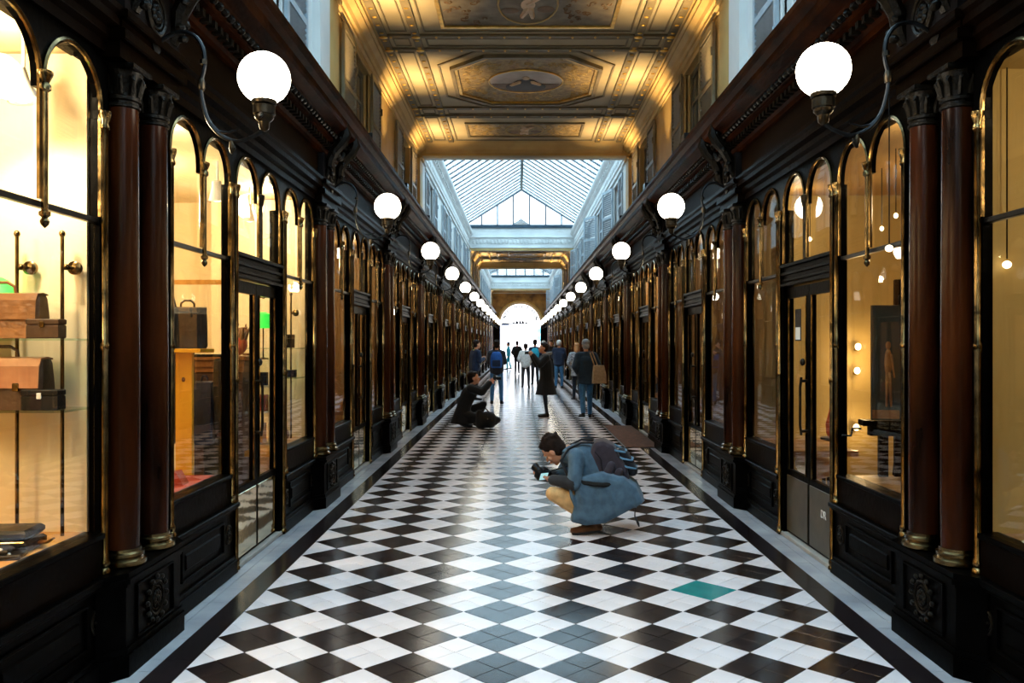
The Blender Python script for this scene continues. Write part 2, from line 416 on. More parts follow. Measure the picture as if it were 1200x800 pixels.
dp('mullion', MB().tube([(2.155, 0, 2.3), (2.155, 0, ZS)], .017, 8).lathe([(.02, -.01), (.034, .06), (.034, .08), (.01, .09)], (2.155, 0, ZS-.05), n=10), 'bronze', True)
for yc in (-.29, .29): dp('fanlight_pane', arch_pane(yc, .262, 2.325, ZS, 2.19), 'pane')
for yc in (-DH+.0, DH-.0): dp('colonnette', colonnette(yc, 2.145, .017, .02, ZS), 'brass', True)
dp('threshold', MB().box(2.15, 2.36, -DH, DH, 0, .035, .005), 'stone')
LEAFW = .545
for s_ in (-1, 1):
    y0, y1 = (-LEAFW, -.004) if s_ < 0 else (.004, LEAFW)
    mb = MB().box(2.19, 2.225, y0, y0+.06, .04, 2.12, .004); mb.box(2.19, 2.225, y1-.06, y1, .04, 2.12, .004)
    mb.box(2.19, 2.225, y0+.06, y1-.06, 2.03, 2.12); mb.box(2.19, 2.225, y0+.06, y1-.06, .53, .58); mb.box(2.195, 2.225, y0+.06, y1-.06, .04, .53)
    dp('door_leaf', mb, 'black_wood')
    dp('pane', MB().box(2.205, 2.21, y0+.055, y1-.055, .575, 2.035), 'pane', parent='leaf')
    mb = MB()
    for yy in (y0+.062, y1-.062): mb.tube([(2.188, yy, .58), (2.188, yy, 2.03)], .008, 6)
    dp('brass_bead', mb, 'brass', True, parent='leaf')
    dp('kick_plate', MB().box(2.183, 2.192, y0+.02, y1-.02, .06, .53), 'KICK', parent='leaf') if False else door_parts.append(('kick_plate', (y0, y1), 'leaf'))
    if s_ > 0:
        mb = MB().tube([(2.14, .035, .92), (2.13, .035, 1.0), (2.13, .035, 1.3), (2.14, .035, 1.38)], .011, 8); mb.cap((2.19, .035, .95), (2.14, .035, .95), .012); mb.cap((2.19, .035, 1.35), (2.14, .035, 1.35), .012); mb.ell((2.15, .035, 1.5), (.02, .03, .03))
        dp('handle', mb, 'bronze', True, parent='leaf')
kick_me = {}
for key, mm in (('mirror', 'kick_mirror'), ('dark', 'kick_dark')):
    for (y0, y1) in ((-LEAFW, -.004), (.004, LEAFW)):
        kick_me[key, y0] = sh(MB().box(2.183, 2.192, y0+.02, y1-.02, .06, .53, .002)).mesh('kick_plate', M[mm])
kick_mesh_right_leaf = None

NW = [0]; ND = [0]
def make_window(side, rz, yc):
    NW[0] += 1; r_ = root('window_%d' % NW[0], (side*OX, yc, 0), rz, kind='structure')
    for name, me, sub in win_parts: link(name, me, r_)
    return r_
def make_door(side, rz, yc, kick='mirror'):
    ND[0] += 1; r_ = root('door_%d' % ND[0], (side*OX, yc, 0), rz, kind='structure'); leaf = None
    for name, me, par in door_parts:
        if name == 'kick_plate': link(name, kick_me[kick, me[0]], leaf); continue
        o = link(name, me, leaf if par else r_)
        if name == 'door_leaf': leaf = o
    return r_

# pier
pier = []
def pp(name, mb, m, smooth=False, par=None):
    me = sh(mb).mesh(name, M[m], smooth)
    if smooth:
        try: me.set_sharp_from_angle(angle=R(40))
        except Exception: pass
    pier.append((name, me, par))
def canted(e, z0, z1): return [[(2.32, -.44-e, z), (2.15-e*.4, -.44-e, z), (2.055-e, -.33-e*.5, z), (2.055-e, .33+e*.5, z), (2.15-e*.4, .44+e, z), (2.32, .44+e, z)] for z in (z0, z1)]
mb = MB(); mb.loft(canted(0, .12, .46)); pp('pedestal', mb, 'black_wood')
mb = MB(); mb.loft(canted(.02, 0, .11)); mb.loft(canted(.01, .11, .14)); pp('base_moulding', mb, 'black_wood')
mb = MB(); mb.loft(canted(.008, .44, .46)); mb.loft(canted(.028, .46, .485)); mb.loft(canted(.02, .485, .515)); pp('cap_moulding', mb, 'black_wood')
mb = rosette((2.05, -.0, .29), .085, 10)
for a in range(12): mb.ell((2.045, .115*math.cos(a*PI/6), .29+.115*math.sin(a*PI/6)), (.014, .022, .016), n=7, m=5)
pp('wreath_carving', mb, 'carving', True)
mb = MB()
for (a, b, c, d) in ((-.22, .22, .155, .165), (-.22, .22, .42, .43), (-.22, -.21, .165, .42), (.21, .22, .165, .42)): mb.box(2.043, 2.06, a, b, c, d, .003)
pp('panel_moulding', mb, 'black_wood')
mb = MB().box(2.19, 2.26, -.29, .29, .5, 3.1); mb.box(2.175, 2.2, -.06, .06, .52, 3.0, .008); pp('backing_board', mb, 'black_wood')
for yc in (-.175, .175):
    c = (2.145, yc, 0)
    pp('column', MB().lathe([(.080, .60), (.083, .9), (.082, 1.6), (.076, 2.86)], c, n=20), 'mahogany' if True else '', True)
    pp('brass_base', MB().lathe([(.105, .515), (.115, .525), (.115, .545), (.1, .552), (.094, .56), (.103, .568), (.103, .582), (.09, .59), (.09, .605)], c, n=20), 'brass', True, 'column')
    mb = MB().lathe([(.076, 2.845), (.086, 2.85), (.086, 2.862), (.077, 2.867), (.077, 2.88), (.088, 2.885), (.088, 2.9), (.077, 2.905), (.082, 2.97), (.098, 3.02), (.098, 3.03)], c, n=20)
    for i in range(10):
        a = 2*PI*i/10; x, y = c[0]+.085*math.cos(a), c[1]+.085*math.sin(a)
        mb.tube([(x-.008*math.cos(a), y-.008*math.sin(a), 2.91), (c[0]+.088*math.cos(a), c[1]+.088*math.sin(a), 2.96), (c[0]+.104*math.cos(a), c[1]+.104*math.sin(a), 3.0), (c[0]+.11*math.cos(a), c[1]+.11*math.sin(a), 2.98)], [.014, .014, .011, .005], 6)
    mb.box(2.04, 2.25, yc-.105, yc+.105, 3.03, 3.06, .006)
    pp('capital', mb, 'carving', True, 'column')
mb = MB().box(2.07, 2.3, -.36, .36, 3.06, 3.14); mb.box(2.035, 2.3, -.38, .38, 3.14, 3.2, .008); mb.box(2.06, 2.3, -.36, .36, 3.2, 3.24); mb.box(2.02, 2.3, -.385, .385, 3.24, 3.29, .008)
pp('entablature_block', mb, 'dark_wood')
pp('panel_block', MB().box(2.06, 2.3, -.33, .33, 3.29, 3.56), 'grey_block')
mb = rosette((2.05, 0, 3.41), .105, 8); pp('rosette', mb, 'carving', True)
# carved bracket with garland and leaves under the cornice
mb = MB(); r2 = random.Random(3)
for s_ in (-1, 1):
    yc = s_*.235
    mb.tube([(2.06, yc, 3.33), (2.03, yc, 3.4), (2.02, yc, 3.5), (1.97, yc, 3.6), (1.9, yc, 3.68), (1.86, yc, 3.76), (1.87, yc, 3.83), (1.95, yc, 3.86)], [.03, .04, .05, .055, .06, .06, .05, .04], 8)
    for i in range(9):
        z = 3.36+.05*i; x = 2.03 - max(0, z-3.5)*.42
        mb.ell((x-.03, yc+.045*math.sin(i*2.1), z), (.03, .035, .022), Euler((r2.uniform(-1, 1), r2.uniform(-1, 1), 0)).to_matrix(), 7, 5)
for i in range(11):
    t = i/10; mb.ell((1.98, -.22+.44*t, 3.68-.11*math.sin(PI*t)), (.035, .032, .032), n=7, m=5)
mb.ell((1.97, 0, 3.73), (.05, .055, .07)); mb.ell((1.94, 0, 3.83), (.04, .04, .045)); mb.cap((1.97, .04, 3.76), (1.95, .15, 3.8), .02, .014); mb.cap((1.97, -.04, 3.76), (1.95, -.15, 3.8), .02, .014)
pp('carved_bracket', mb, 'carving', True)
NT = [0]
def trim(): NT[0] += 1; return 'trim_%d' % NT[0]
def make_pier(side, rz, y):
    r_ = root(trim(), (side*OX, y, 0), rz, kind='structure'); colm = None
    for name, me, par in pier:
        o = link(name, me, colm if par else r_)
        if name == 'column': colm = o
for k in range(-1, NP+1):
    for side, rz, nm in SIDES:
        make_pier(side, rz, PY(k)-.07 if k < NP else PY(k)-.45)
for k in range(-1, NP):
    for side, rz, nm in SIDES:
        yc = PY(k)+PITCH/2-.03
        hw = WH+.06
        make_window(side, rz, yc-DH-.02-hw+.02); make_window(side, rz, yc+DH+.02+hw-.02)
        make_door(side, rz, yc, 'dark' if (k == 0 and side > 0) else 'mirror')
# entablature and cornice, one run per side
for side, rz, nm in SIDES:
    y0, y1 = YBACK, YEND
    def prof(pts, name, m):
        mb = MB(); p = [(side*x, z) for x, z in pts]
        if side < 0: p = p[::-1]
        mb.prism(p[::-1], 'y', y0, y1); return ob(name, mb, m, kind='structure')
    a = prof([(2.34, 3.08), (2.14, 3.08), (2.14, 3.13), (2.11, 3.15), (2.11, 3.19), (2.07, 3.21), (2.07, 3.25), (2.05, 3.27), (2.05, 3.30), (2.12, 3.31), (2.34, 3.31)], trim(), 'dark_wood')
    b = prof([(2.34, 3.31), (2.12, 3.31), (2.12, 3.56), (2.34, 3.56)], trim(), 'fascia')
    c = prof([(2.36, 3.56), (2.09, 3.56), (2.09, 3.60), (2.05, 3.63), (2.05, 3.66), (1.98, 3.68), (1.98, 3.70), (1.93, 3.76), (1.85, 3.80), (1.84, 3.83), (1.84, 3.88), (1.80, 3.91), (1.78, 3.94), (1.78, 3.98), (1.81, 4.0), (2.36, 4.0)], trim(), 'cornice_wood')
    mb = MB(); y = .2
    while y < YEND:
        mb.ell((side*1.945, y, 3.715), (.028, .034, .03), Euler((0, side*.7, 0)).to_matrix(), 6, 4)
        mb.box(*sorted((side*2.0, side*2.06)), y-.022, y+.022, 3.612, 3.658)
        y += .1
    ob('leaf_moulding', mb, 'carving', c, True, kind='stuff')
# ------------------------------------------------------------------ upper walls with windows
SECT = [(YBACK, PY(1), 'sky'), (PY(1), PY(3), 'ceil'), (PY(3), PY(7), 'sky'), (PY(7), PY(9), 'ceil'), (PY(9), PY(13), 'sky'), (PY(13), YEND, 'ceil')]
WZ0, WZ1, WW = 4.25, 5.30, .52
wall_roots = {'right': root('wall_right', (2.17, 0, 3.9), 0, kind='structure'), 'left': root('wall_left', (-2.17, 0, 3.9), 0, kind='structure')}
def wob(name, mb, m, nm, smooth=False, **k):
    s_ = 1 if nm == 'right' else -1
    return ob(name, mb.shift(-2.17*s_, 0, -3.9), m, wall_roots[nm], smooth, **k)
def sx(side, a, b): return sorted((side*a, side*b))
shutter_me = {}
def shutter_parts(mkey, split):
    w, h = .70, WZ1-4.0+.04
    mb = MB().box(0, .035, 0, .06, 0, h).box(0, .035, w-.06, w, 0, h).box(0, .035, .06, w-.06, 0, .07).box(0, .035, .06, w-.06, h-.07, h).box(0, .035, .06, w-.06, h*.5-.03, h*.5+.03)
    mb.cap((-.01, .01, .3), (-.01, .01, .38), .012, n=6); mb.cap((-.01, .01, h-.3), (-.01, .01, h-.38), .012, n=6)
    fr = mb.mesh('shutter', M[mkey]); zs = [.1+.05*i for i in range(int((h-.16)/.05))]
    zs = [z for z in zs if abs(z-h*.5) > .05]
    sl = MB().add(*slat_geo(w)).mesh('slat', M[mkey]); al = MB()
    for z in zs: al.add([(x, y, q+z) for x, y, q in slat_geo(w)[0]], slat_geo(w)[1])
    return fr, sl, zs, al.mesh('louvres', M[mkey])
def slat_geo(w):
    return ([(0, .055, .02), (.008, .055, .028), (.034, .055, .002), (.026, .055, -.006), (0, w-.055, .02), (.008, w-.055, .028), (.034, w-.055, .002), (.026, w-.055, -.006)],
            [(0, 1, 2, 3), (7, 6, 5, 4), (0, 4, 5, 1), (1, 5, 6, 2), (2, 6, 7, 3), (3, 7, 4, 0)])
for mk in ('shutter', 'shutter_gold'): shutter_me[mk] = shutter_parts(mk, True)
for si, (y0, y1, kind) in enumerate(SECT):
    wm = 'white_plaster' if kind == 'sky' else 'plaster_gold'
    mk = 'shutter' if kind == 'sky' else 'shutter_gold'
    for side, rz, nm in SIDES:
        mb = MB(); ztop = 6.45 if kind == 'sky' else 5.75
        x0, x1 = sx(side, 2.17, 2.42); ys = y0
        cs = [PY(k)+2.1 for k in range(-3, NP) if y0 < PY(k)+2.1 < y1]
        for c in cs:
            mb.box(x0, x1, ys, c-WW, 3.9, ztop); mb.box(x0, x1, c-WW, c+WW, WZ1, ztop); mb.box(x0, x1, c-WW, c+WW, 3.9, WZ0); ys = c+WW
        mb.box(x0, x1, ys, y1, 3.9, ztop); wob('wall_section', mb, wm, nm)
        # pilasters at the section ends
        for (yy, d) in ((y0, 1), (y1, -1)):
            if abs(yy-YBACK) < .1: continue
            a, b = sorted((yy, yy+d*.42)); xx = sx(side, 2.09, 2.18)
            mb = MB().box(*xx, a, b, 3.98, 5.44 if kind == 'ceil' else 5.42); xx = sx(side, 2.05, 2.18)
            mb.box(*xx, a, b, 5.36, 5.42, .008); wob('pilaster', mb, wm, nm)
        # cornice under the eaves / the ceiling
        if kind == 'sky':
            p = [(2.2, 5.44), (2.12, 5.44), (2.12, 5.52), (2.09, 5.54), (2.09, 5.60), (2.14, 5.62), (2.14, 5.9), (2.1, 5.94), (2.08, 6.0), (2.0, 6.08), (1.98, 6.12), (1.98, 6.18), (2.16, 6.22), (2.16, 6.40), (2.2, 6.45)]
        else:
            p = [(2.2, 5.40), (2.15, 5.40), (2.15, 5.43), (2.12, 5.45), (2.12, 5.50), (2.09, 5.51), (2.07, 5.56), (2.01, 5.61), (2.01, 5.64), (1.98, 5.66), (1.98, 5.70), (1.95, 5.73), (2.2, 5.73)]
        p = [(side*a, b) for a, b in p]
        if side > 0: p = p[::-1]
        wob('cornice', MB().prism(p, 'y', y0+.02, y1-.02), wm, nm)
        if kind == 'sky' and si in (2, 4):
            mb = MB(); yy = y0+.5
            while yy < y1-.4:
                mb.box(*sx(side, 2.06, 2.12), yy-.05, yy+.05, 5.955, 6.03, .01); mb.ell((side*2.135, yy, 5.76), (.02, .07, .07), n=8, m=5); yy += .3
            wob('modillions', mb, wm, nm, kind='stuff')
        # windows
        for c in cs:
            if c < 0: continue
            NW[0] += 1; w_ = root('window_%d' % NW[0], (side*2.17, c, 4.0), rz, kind='structure')
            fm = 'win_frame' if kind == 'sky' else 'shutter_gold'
            mb = MB()
            for (a, b, p_, q) in ((-WW, -WW+.06, WZ0, WZ1), (WW-.06, WW, WZ0, WZ1), (-WW, WW, WZ1-.06, WZ1), (-WW, WW, WZ0, WZ0+.07), (-.035, .035, WZ0, WZ1)): mb.box(.06, .11, a, b, p_-4, q-4)
            mb.box(.07, .1, -WW, WW, 4.86-4, 4.9-4)
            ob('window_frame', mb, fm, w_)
            for (a, b) in ((-WW+.06, -.035), (.035, WW-.06)): ob('pane', MB().box(.08, .09, a, b, WZ0+.07-4, WZ1-.06-4), 'dark_glass', w_)
            mb = MB().box(-.02, .02, -WW-.05, -WW, WZ0-4, WZ1+.06-4, .005).box(-.02, .02, WW, WW+.05, WZ0-4, WZ1+.06-4, .005).box(-.035, .02, -WW-.06, WW+.06, WZ1-4, WZ1+.07-4, .006)
            ob('surround', mb, wm, w_)
            fr, sl, zs, al = shutter_me[mk]
            for (yy, ang) in ((WW+.06, rnd.uniform(0, 3)), (-WW-.06-.70, rnd.uniform(-3, 0))):
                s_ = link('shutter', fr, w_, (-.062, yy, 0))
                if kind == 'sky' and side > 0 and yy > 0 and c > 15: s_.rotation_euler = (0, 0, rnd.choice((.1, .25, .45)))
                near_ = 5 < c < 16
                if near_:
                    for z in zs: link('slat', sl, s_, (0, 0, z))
                else: link('louvres', al, s_)['kind'] = 'stuff'

# ------------------------------------------------------------------ ceilings
def frame_rect(mb, x0, x1, y0, y1, w, z0, z1, b=.004):
    mb.box(x0, x1, y0, y0+w, z0, z1, b); mb.box(x0, x1, y1-w, y1, z0, z1, b); mb.box(x0, x0+w, y0+w, y1-w, z0, z1, b); mb.box(x1-w, x1, y0+w, y1-w, z0, z1, b)
def octo(hx, hy, cut): return [(-hx+cut, -hy), (hx-cut, -hy), (hx, -hy+cut), (hx, hy-cut), (hx-cut, hy), (-hx+cut, hy), (-hx, hy-cut), (-hx, -hy+cut)]
def poly_ring(mb, pi, po, z0, z1):
    n = len(pi)
    for i in range(n):
        j = (i+1) % n; a, b, c, d = po[i], po[j], pi[j], pi[i]
        mb.loft([[(*a, z0+.0), (*b, z0), (*c, z0), (*d, z0)], [(*a, z1), (*b, z1), (*c, z1), (*d, z1)]])
def disc(rx, ry, z0, z1, n=28): return MB().loft([[(rx*math.cos(2*PI*i/n), ry*math.sin(2*PI*i/n), z) for i in range(n)] for z in (z0, z1)])
M['fig_dark'] = mat('painted_dark_cloak', (.022, .018, .018), .6); M['fig_skin'] = mat('painted_pale_flesh', (.68, .50, .33), .6); M['fig_sky'] = mat('painted_grey_sky', (.52, .48, .46), .6, c2=(.36, .32, .30), scale=4)
M['fig_ground'] = mat('painted_brown_ground', (.16, .09, .04), .6, scale=6)
def scrolls(mb, x0, x1, y0, y1, z, n, seed):
    q = random.Random(seed)
    for i in range(n):
        cx, cyy = q.uniform(x0, x1), q.uniform(y0, y1); r = q.uniform(.03, .07); a0 = q.uniform(0, 6)
        mb.tube([(cx+r*(1-t/7)*math.cos(a0+t), cyy+r*(1-t/7)*math.sin(a0+t), z) for t in [k*.75 for k in range(8)]], .008, 4)
def ceiling(a, b, full):
    cyy = (a+b)/2; Lh = (b-a)/2; r_ = root('ceiling', (0, cyy, 5.72), 0, kind='structure')
    def C(name, mb, m, smooth=False, par=None, **k): return ob(name, mb, m, par or r_, smooth, **k)
    C('slab', MB().box(-2.42, 2.42, -Lh, Lh, .0, .68), 'ceiling_paint')
    for s_ in (-1, 1):   # beam across each end, with a moulded inner face
        y0, y1 = sorted((s_*Lh, s_*(Lh-.16)))
        C('end_beam', MB().box(-2.18, 2.18, y0, y1, -.25, 0), 'plaster_gold'); C('beam_soffit', MB().box(-2.17, 2.17, y0, y1, -.30, -.25, .006), 'white_plaster')  # white soffit colour carries the skylight falling on the beam's underside
        p = [(s_*(Lh-.16), -.2), (s_*(Lh-.2), -.19), (s_*(Lh-.22), -.14), (s_*(Lh-.27), -.10), (s_*(Lh-.3), -.06), (s_*(Lh-.34), -.03), (s_*(Lh-.36), 0), (s_*(Lh-.16), 0)]
        if s_ > 0: p = p[::-1]
        C('end_cornice', MB().prism(p, 'x', -2.0, 2.0), 'plaster_gold')
    E = Lh-.36; z = -.028
    for x in (-1.9, -1.47, 1.47, 1.9):
        C('rib', MB().box(x-.055, x+.055, -E, E, z, 0, .004), 'ceiling_rib')
        mb = MB(); yy = -E+.15
        while yy < E: mb.ell((x, yy, z-.004), (.032, .018, .012), n=7, m=4); yy += .27
        C('gilt_studs', mb, 'gilt', True, kind='stuff')
    tv = (-1.93, -1.43, 1.43, 1.93) if full else ()
    for v in tv:
        C('cross_rib', MB().box(-1.95, 1.95, v-.04, v+.04, z-.004, 0, .004), 'ceiling_rib')
        mb = MB(); x = -1.8
        while x < 1.81: mb.ell((x, v, z-.008), (.018, .036, .01), n=7, m=4); x += .3
        C('gilt_studs', mb, 'gilt', True, kind='stuff')
        for x in (-1.9, -1.47, 1.47, 1.9): C('corner_rosette', MB().ell((x, v, z-.006), (.06, .045, .016), n=10, m=5), 'gilt', True)
    segs = [(-E+.05, -2.02), (-1.87, -1.49), (-1.35, 1.35), (1.49, 1.87), (2.02, E-.05)] if full else [(-E+.1, E-.1)]
    for (p, q) in segs:
        for (x0, x1) in ((-1.8, -1.57), (1.57, 1.8)):
            mb = MB(); frame_rect(mb, x0, x1, p+.05, q-.05, .02, -.014, 0); C('side_panel', mb, 'ceiling_rib')
        if not full: continue
        if abs(p+q) > .1:
            mb = MB(); frame_rect(mb, -1.36, 1.36, p+.04, q-.04, .025, -.016, 0); C('long_panel', mb, 'ceiling_rib')
    # octagon
    oc = C('octagon_panel', MB().loft([[(*p_, -.004) for p_ in octo(1.06, 1.12, .50)], [(*p_, 0) for p_ in octo(1.06, 1.12, .50)]]), 'arabesque')
    mb = MB(); poly_ring(mb, octo(1.07, 1.13, .5), octo(1.13, 1.19, .52), -.05, 0); C('inner_moulding', mb, 'ceiling_rib', par=oc)
    mb = MB(); poly_ring(mb, octo(1.02, 1.08, .485), octo(1.07, 1.13, .5), -.03, 0); C('gilt_moulding', mb, 'gilt', par=oc)
    mb = MB(); poly_ring(mb, octo(1.27, 1.32, .57), octo(1.30, 1.35, .58), -.02, 0); C('outer_moulding', mb, 'ceiling_rib', par=oc)
    mb = MB(); scrolls(mb, -.95, .95, -1.0, -.6, -.006, 40, 1); scrolls(mb, -.95, .95, .6, 1.0, -.006, 34, 2); scrolls(mb, -.98, -.62, -.6, .6, -.006, 26, 3); scrolls(mb, .62, .98, -.6, .6, -.006, 26, 4)
    mb = keep_inside(mb, 1.03, 1.09, .49); C('scrollwork', mb, 'plaster_gold', True, oc, kind='stuff')
    C('medallion', disc(.56, .54, -.012, 0), 'fig_sky', par=oc)
    mb = MB(); mb.tube([(.575*math.cos(i*PI/16), .555*math.sin(i*PI/16), -.012) for i in range(32)], .014, 6, closed=True); C('medallion_ring', mb, 'gilt', True, oc)
    mb = MB().loft([[(.545*math.cos(t), .525*math.sin(t), zz) for t in [PI*.06+PI*.88*i/12 for i in range(13)]] for zz in (-.016, -.01)]); C('painted_ground', mb, 'fig_ground', par=oc)
    mb = MB().ell((0, .14, -.018), (.21, .30, .012)).ell((-.14, .24, -.018), (.18, .2, .01)).ell((.15, .24, -.018), (.17, .2, .01)); C('painted_figure', mb, 'fig_dark', True, oc)
    mb = MB().ell((0, -.20, -.024), (.06, .085, .01)).cap((-.1, -.04, -.026), (-.23, .12, -.024), .034, .024, 6).cap((.1, -.04, -.026), (.22, .1, -.024), .034, .024, 6); C('painted_face', mb, 'fig_skin', True, oc)
    if full:
        for s_, hh in ((-1, .66), (1, .46)):
            c = s_*2.93; f = C('framed_painting', MB().box(-1.06, 1.06, c-hh, c+hh, -.006, 0), 'grey_paint' if s_ < 0 else 'arabesque')
            mb = MB(); frame_rect(mb, -1.11, 1.11, c-hh-.05, c+hh+.05, .05, -.03, 0); C('frame', mb, 'gilt' if s_ < 0 else 'ceiling_rib', par=f)
            mb = MB(); scrolls(mb, -1.0, -.42, c-hh+.08, c+hh-.08, -.008, 26, 7); scrolls(mb, .42, 1.0, c-hh+.08, c+hh-.08, -.008, 26, 8); C('scrollwork', mb, 'fig_ground' if s_ < 0 else 'plaster_gold', True, f, kind='stuff')
            mb = MB(); mb.tube([(.36*math.cos(i*PI/12), c+.9*hh*math.sin(i*PI/12), -.01) for i in range(24)], .012, 6, closed=True); C('oval_ring', mb, 'plaster_gold', True, f)
            C('painted_figure', MB().ell((0, c, -.012), (.09, .16, .01)).ell((-.02, c-.2*hh/.66-.06, -.012), (.05, .06, .01)).cap((0, c-.05, -.012), (.16, c-.22, -.012), .03, .018, 6).cap((0, c+.1, -.012), (-.07, c+.34*hh/.66, -.012), .045, .03, 6).cap((.03, c+.1, -.012), (.06, c+.36*hh/.66, -.012), .045, .03, 6), 'fig_skin', True, f)
            C('painted_ground', MB().ell((-.22, c+.18, -.008), (.11, .09, .006)).ell((.22, c+.14, -.008), (.11, .1, .006)), 'fig_ground', True, f)
    # entablature on the face toward the skylight
    for s_ in (-1, 1):
        f0 = s_*(Lh+.0)
        def bar(name, d, z0, z1, m, n=1):
            y0, y1 = sorted((f0, f0+s_*d)); return C(name, MB().box(-2.17, 2.17, y0, y1, z0, z1, .006), m)
        bar('architrave', .03, -.30, -.20, 'plaster_gold'); bar('fillet', .07, -.20, -.15, 'white_plaster'); bar('frieze_band', .03, -.15, .22, 'white_plaster'); bar('upper_fillet', .08, .22, .28, 'white_plaster')
        bar('parapet', .02, .28, .62, 'white_plaster'); bar('steel_sill', .10, .62, .75, 'steel_bar')
        if s_ < 0:
            mb = MB(); x = -1.95
            while x < 1.96:
                mb.ell((x, f0-.04, .05), (.055, .02, .09), n=8, m=5); mb.box(x+.065, x+.085, f0-.05, f0-.03, -.06, .14); x += .15
            C('frieze_ornament', mb, 'white_plaster', True, kind='stuff')
def keep_inside(mb, hx, hy, cut):
    ok = [abs(p[0]) < hx and abs(p[1]) < hy and abs(p[0])+abs(p[1]) < hx+hy-cut and (p[0]/.6)**2+(p[1]/.58)**2 > 1 for p in mb.v]
    o = MB(); o.v = mb.v; o.f = [f for f in mb.f if all(ok[i] for i in f)]; return o
ceiling(PY(1), PY(3), True); ceiling(PY(7), PY(9), True); ceiling(PY(13), YEND, False)

# ------------------------------------------------------------------ skylights
EZ, RZ, EX = 6.47, 7.93, 2.32
def skylight(y0, y1, fine):
    r_ = root('skylight', (0, (y0+y1)/2, EZ), 0, kind='structure'); n = round((y1-y0)/(.6 if fine else 1.2)); st = (y1-y0)/n; off = (y0+y1)/2
    sl = math.atan2(RZ-EZ, EX); ln = math.hypot(RZ-EZ, EX)
    bar = MB().add([(EX, -.036, -.03), (EX, .036, -.03), (EX, .036, .03), (EX, -.036, .03), (0, -.036, RZ-EZ-.03), (0, .036, RZ-EZ-.03), (0, .036, RZ-EZ+.03), (0, -.036, RZ-EZ+.03)], [(0, 1, 2, 3), (7, 6, 5, 4), (0, 4, 5, 1), (1, 5, 6, 2), (2, 6, 7, 3), (3, 7, 4, 0)]).mesh('glazing_bar', M['steel_bar'])
    h = st/2; pane = MB().add([(EX, -h, -.004), (EX, h, -.004), (EX, h, .004), (EX, -h, .004), (0, -h, RZ-EZ-.004), (0, h, RZ-EZ-.004), (0, h, RZ-EZ+.004), (0, -h, RZ-EZ+.004)], [(0, 1, 2, 3), (7, 6, 5, 4), (0, 4, 5, 1), (1, 5, 6, 2), (2, 6, 7, 3), (3, 7, 4, 0)]).mesh('roof_pane', M['roof_glass'])
    for rz in (0, PI):
        for i in range(n+1): link('glazing_bar', bar, r_, (0, y0+i*st-off, 0), rz)
        for i in range(n): link('roof_pane', pane, r_, (0, y0+(i+.5)*st-off, 0), rz)
        s_ = 1 if rz == 0 else -1
        ob('eaves_beam', MB().box(*sx(s_, EX-.04, EX+.08), y0-off, y1-off, -.06, .05), 'steel_bar', r_)
    ob('ridge_beam', MB().box(-.045, .045, y0-off, y1-off, RZ-EZ-.08, RZ-EZ+.06), 'steel_bar', r_)
    for yy in (y0-off, y1-off):
        if yy < 0 and not fine: continue
        for s_ in (-1, 1):
            ob('gable_rafter', MB().add([(s_*EX, yy-.04, -.05), (s_*EX, yy+.04, -.05), (s_*EX, yy+.04, .04), (s_*EX, yy-.04, .04), (0, yy-.04, RZ-EZ-.07), (0, yy+.04, RZ-EZ-.07), (0, yy+.04, RZ-EZ+.04), (0, yy-.04, RZ-EZ+.04)], [(0, 1, 2, 3), (7, 6, 5, 4), (0, 4, 5, 1), (1, 5, 6, 2), (2, 6, 7, 3), (3, 7, 4, 0)]), 'steel_bar', r_)
        xs = [-1.63, -.98, -.33, .33, .98, 1.63]
        for x in xs: ob('gable_mullion', MB().box(x-.028, x+.028, yy-.035, yy+.035, -.02, (RZ-EZ)*(1-abs(x)/EX)), 'steel_bar', r_)
        e = [-EX]+xs+[EX]
        for i in range(7):
            a, b = e[i], e[i+1]; za, zb = (RZ-EZ)*(1-abs(a)/EX), (RZ-EZ)*(1-abs(b)/EX)
            p = [(a, 0), (b, 0), (b, zb), (a, za)] if a*b > 0 or i != 3 else [(a, 0), (b, 0), (b, zb), (0, RZ-EZ), (a, za)]
            ob('gable_pane', MB().prism(p, 'y', yy-.004, yy+.004), 'gable_glass', r_)
skylight(YBACK, PY(1), False); skylight(PY(3), PY(7), True); skylight(PY(9), PY(13), True)

# ------------------------------------------------------------------ end wall with arch, gate sign, street beyond
ew = root('wall_back', (0, YEND, 0), 0, kind='structure')
AR2, SZ = 1.53, 3.12
mb = MB(); n = 24
for i in range(n):
    a0, a1 = PI*i/n, PI*(i+1)/n; xa, xb = -AR2*math.cos(a0), -AR2*math.cos(a1); za, zb = SZ+AR2*math.sin(a0), SZ+AR2*math.sin(a1)
    mb.prism([(xa, za), (xb, zb), (xb, 6.4), (xa, 6.4)], 'y', 0, .5)
mb.box(-2.42, -AR2, 0, .5, SZ, 6.4); mb.box(AR2, 2.42, 0, .5, SZ, 6.4); ob('arch_wall', mb, 'end_wall', ew)
for s_ in (-1, 1): ob('jamb_panel', MB().box(*sx(s_, AR2, 2.42), 0, .5, 0, SZ), 'dark_wood', ew)
for (ra, rb, d, m) in ((AR2-.02, AR2+.16, -.08, 'pale_gold'), (AR2+.16, AR2+.2, -.04, 'ceiling_rib'), (AR2+.2, AR2+.25, -.065, 'gilt')):
    mb = MB()
    for i in range(n):
        a0, a1 = PI*i/n, PI*(i+1)/n
        mb.prism([(-ra*math.cos(a0), SZ+ra*math.sin(a0)), (-ra*math.cos(a1), SZ+ra*math.sin(a1)), (-rb*math.cos(a1), SZ+rb*math.sin(a1)), (-rb*math.cos(a0), SZ+rb*math.sin(a0))], 'y', d, .01)
    ob('archivolt', mb, m, ew)
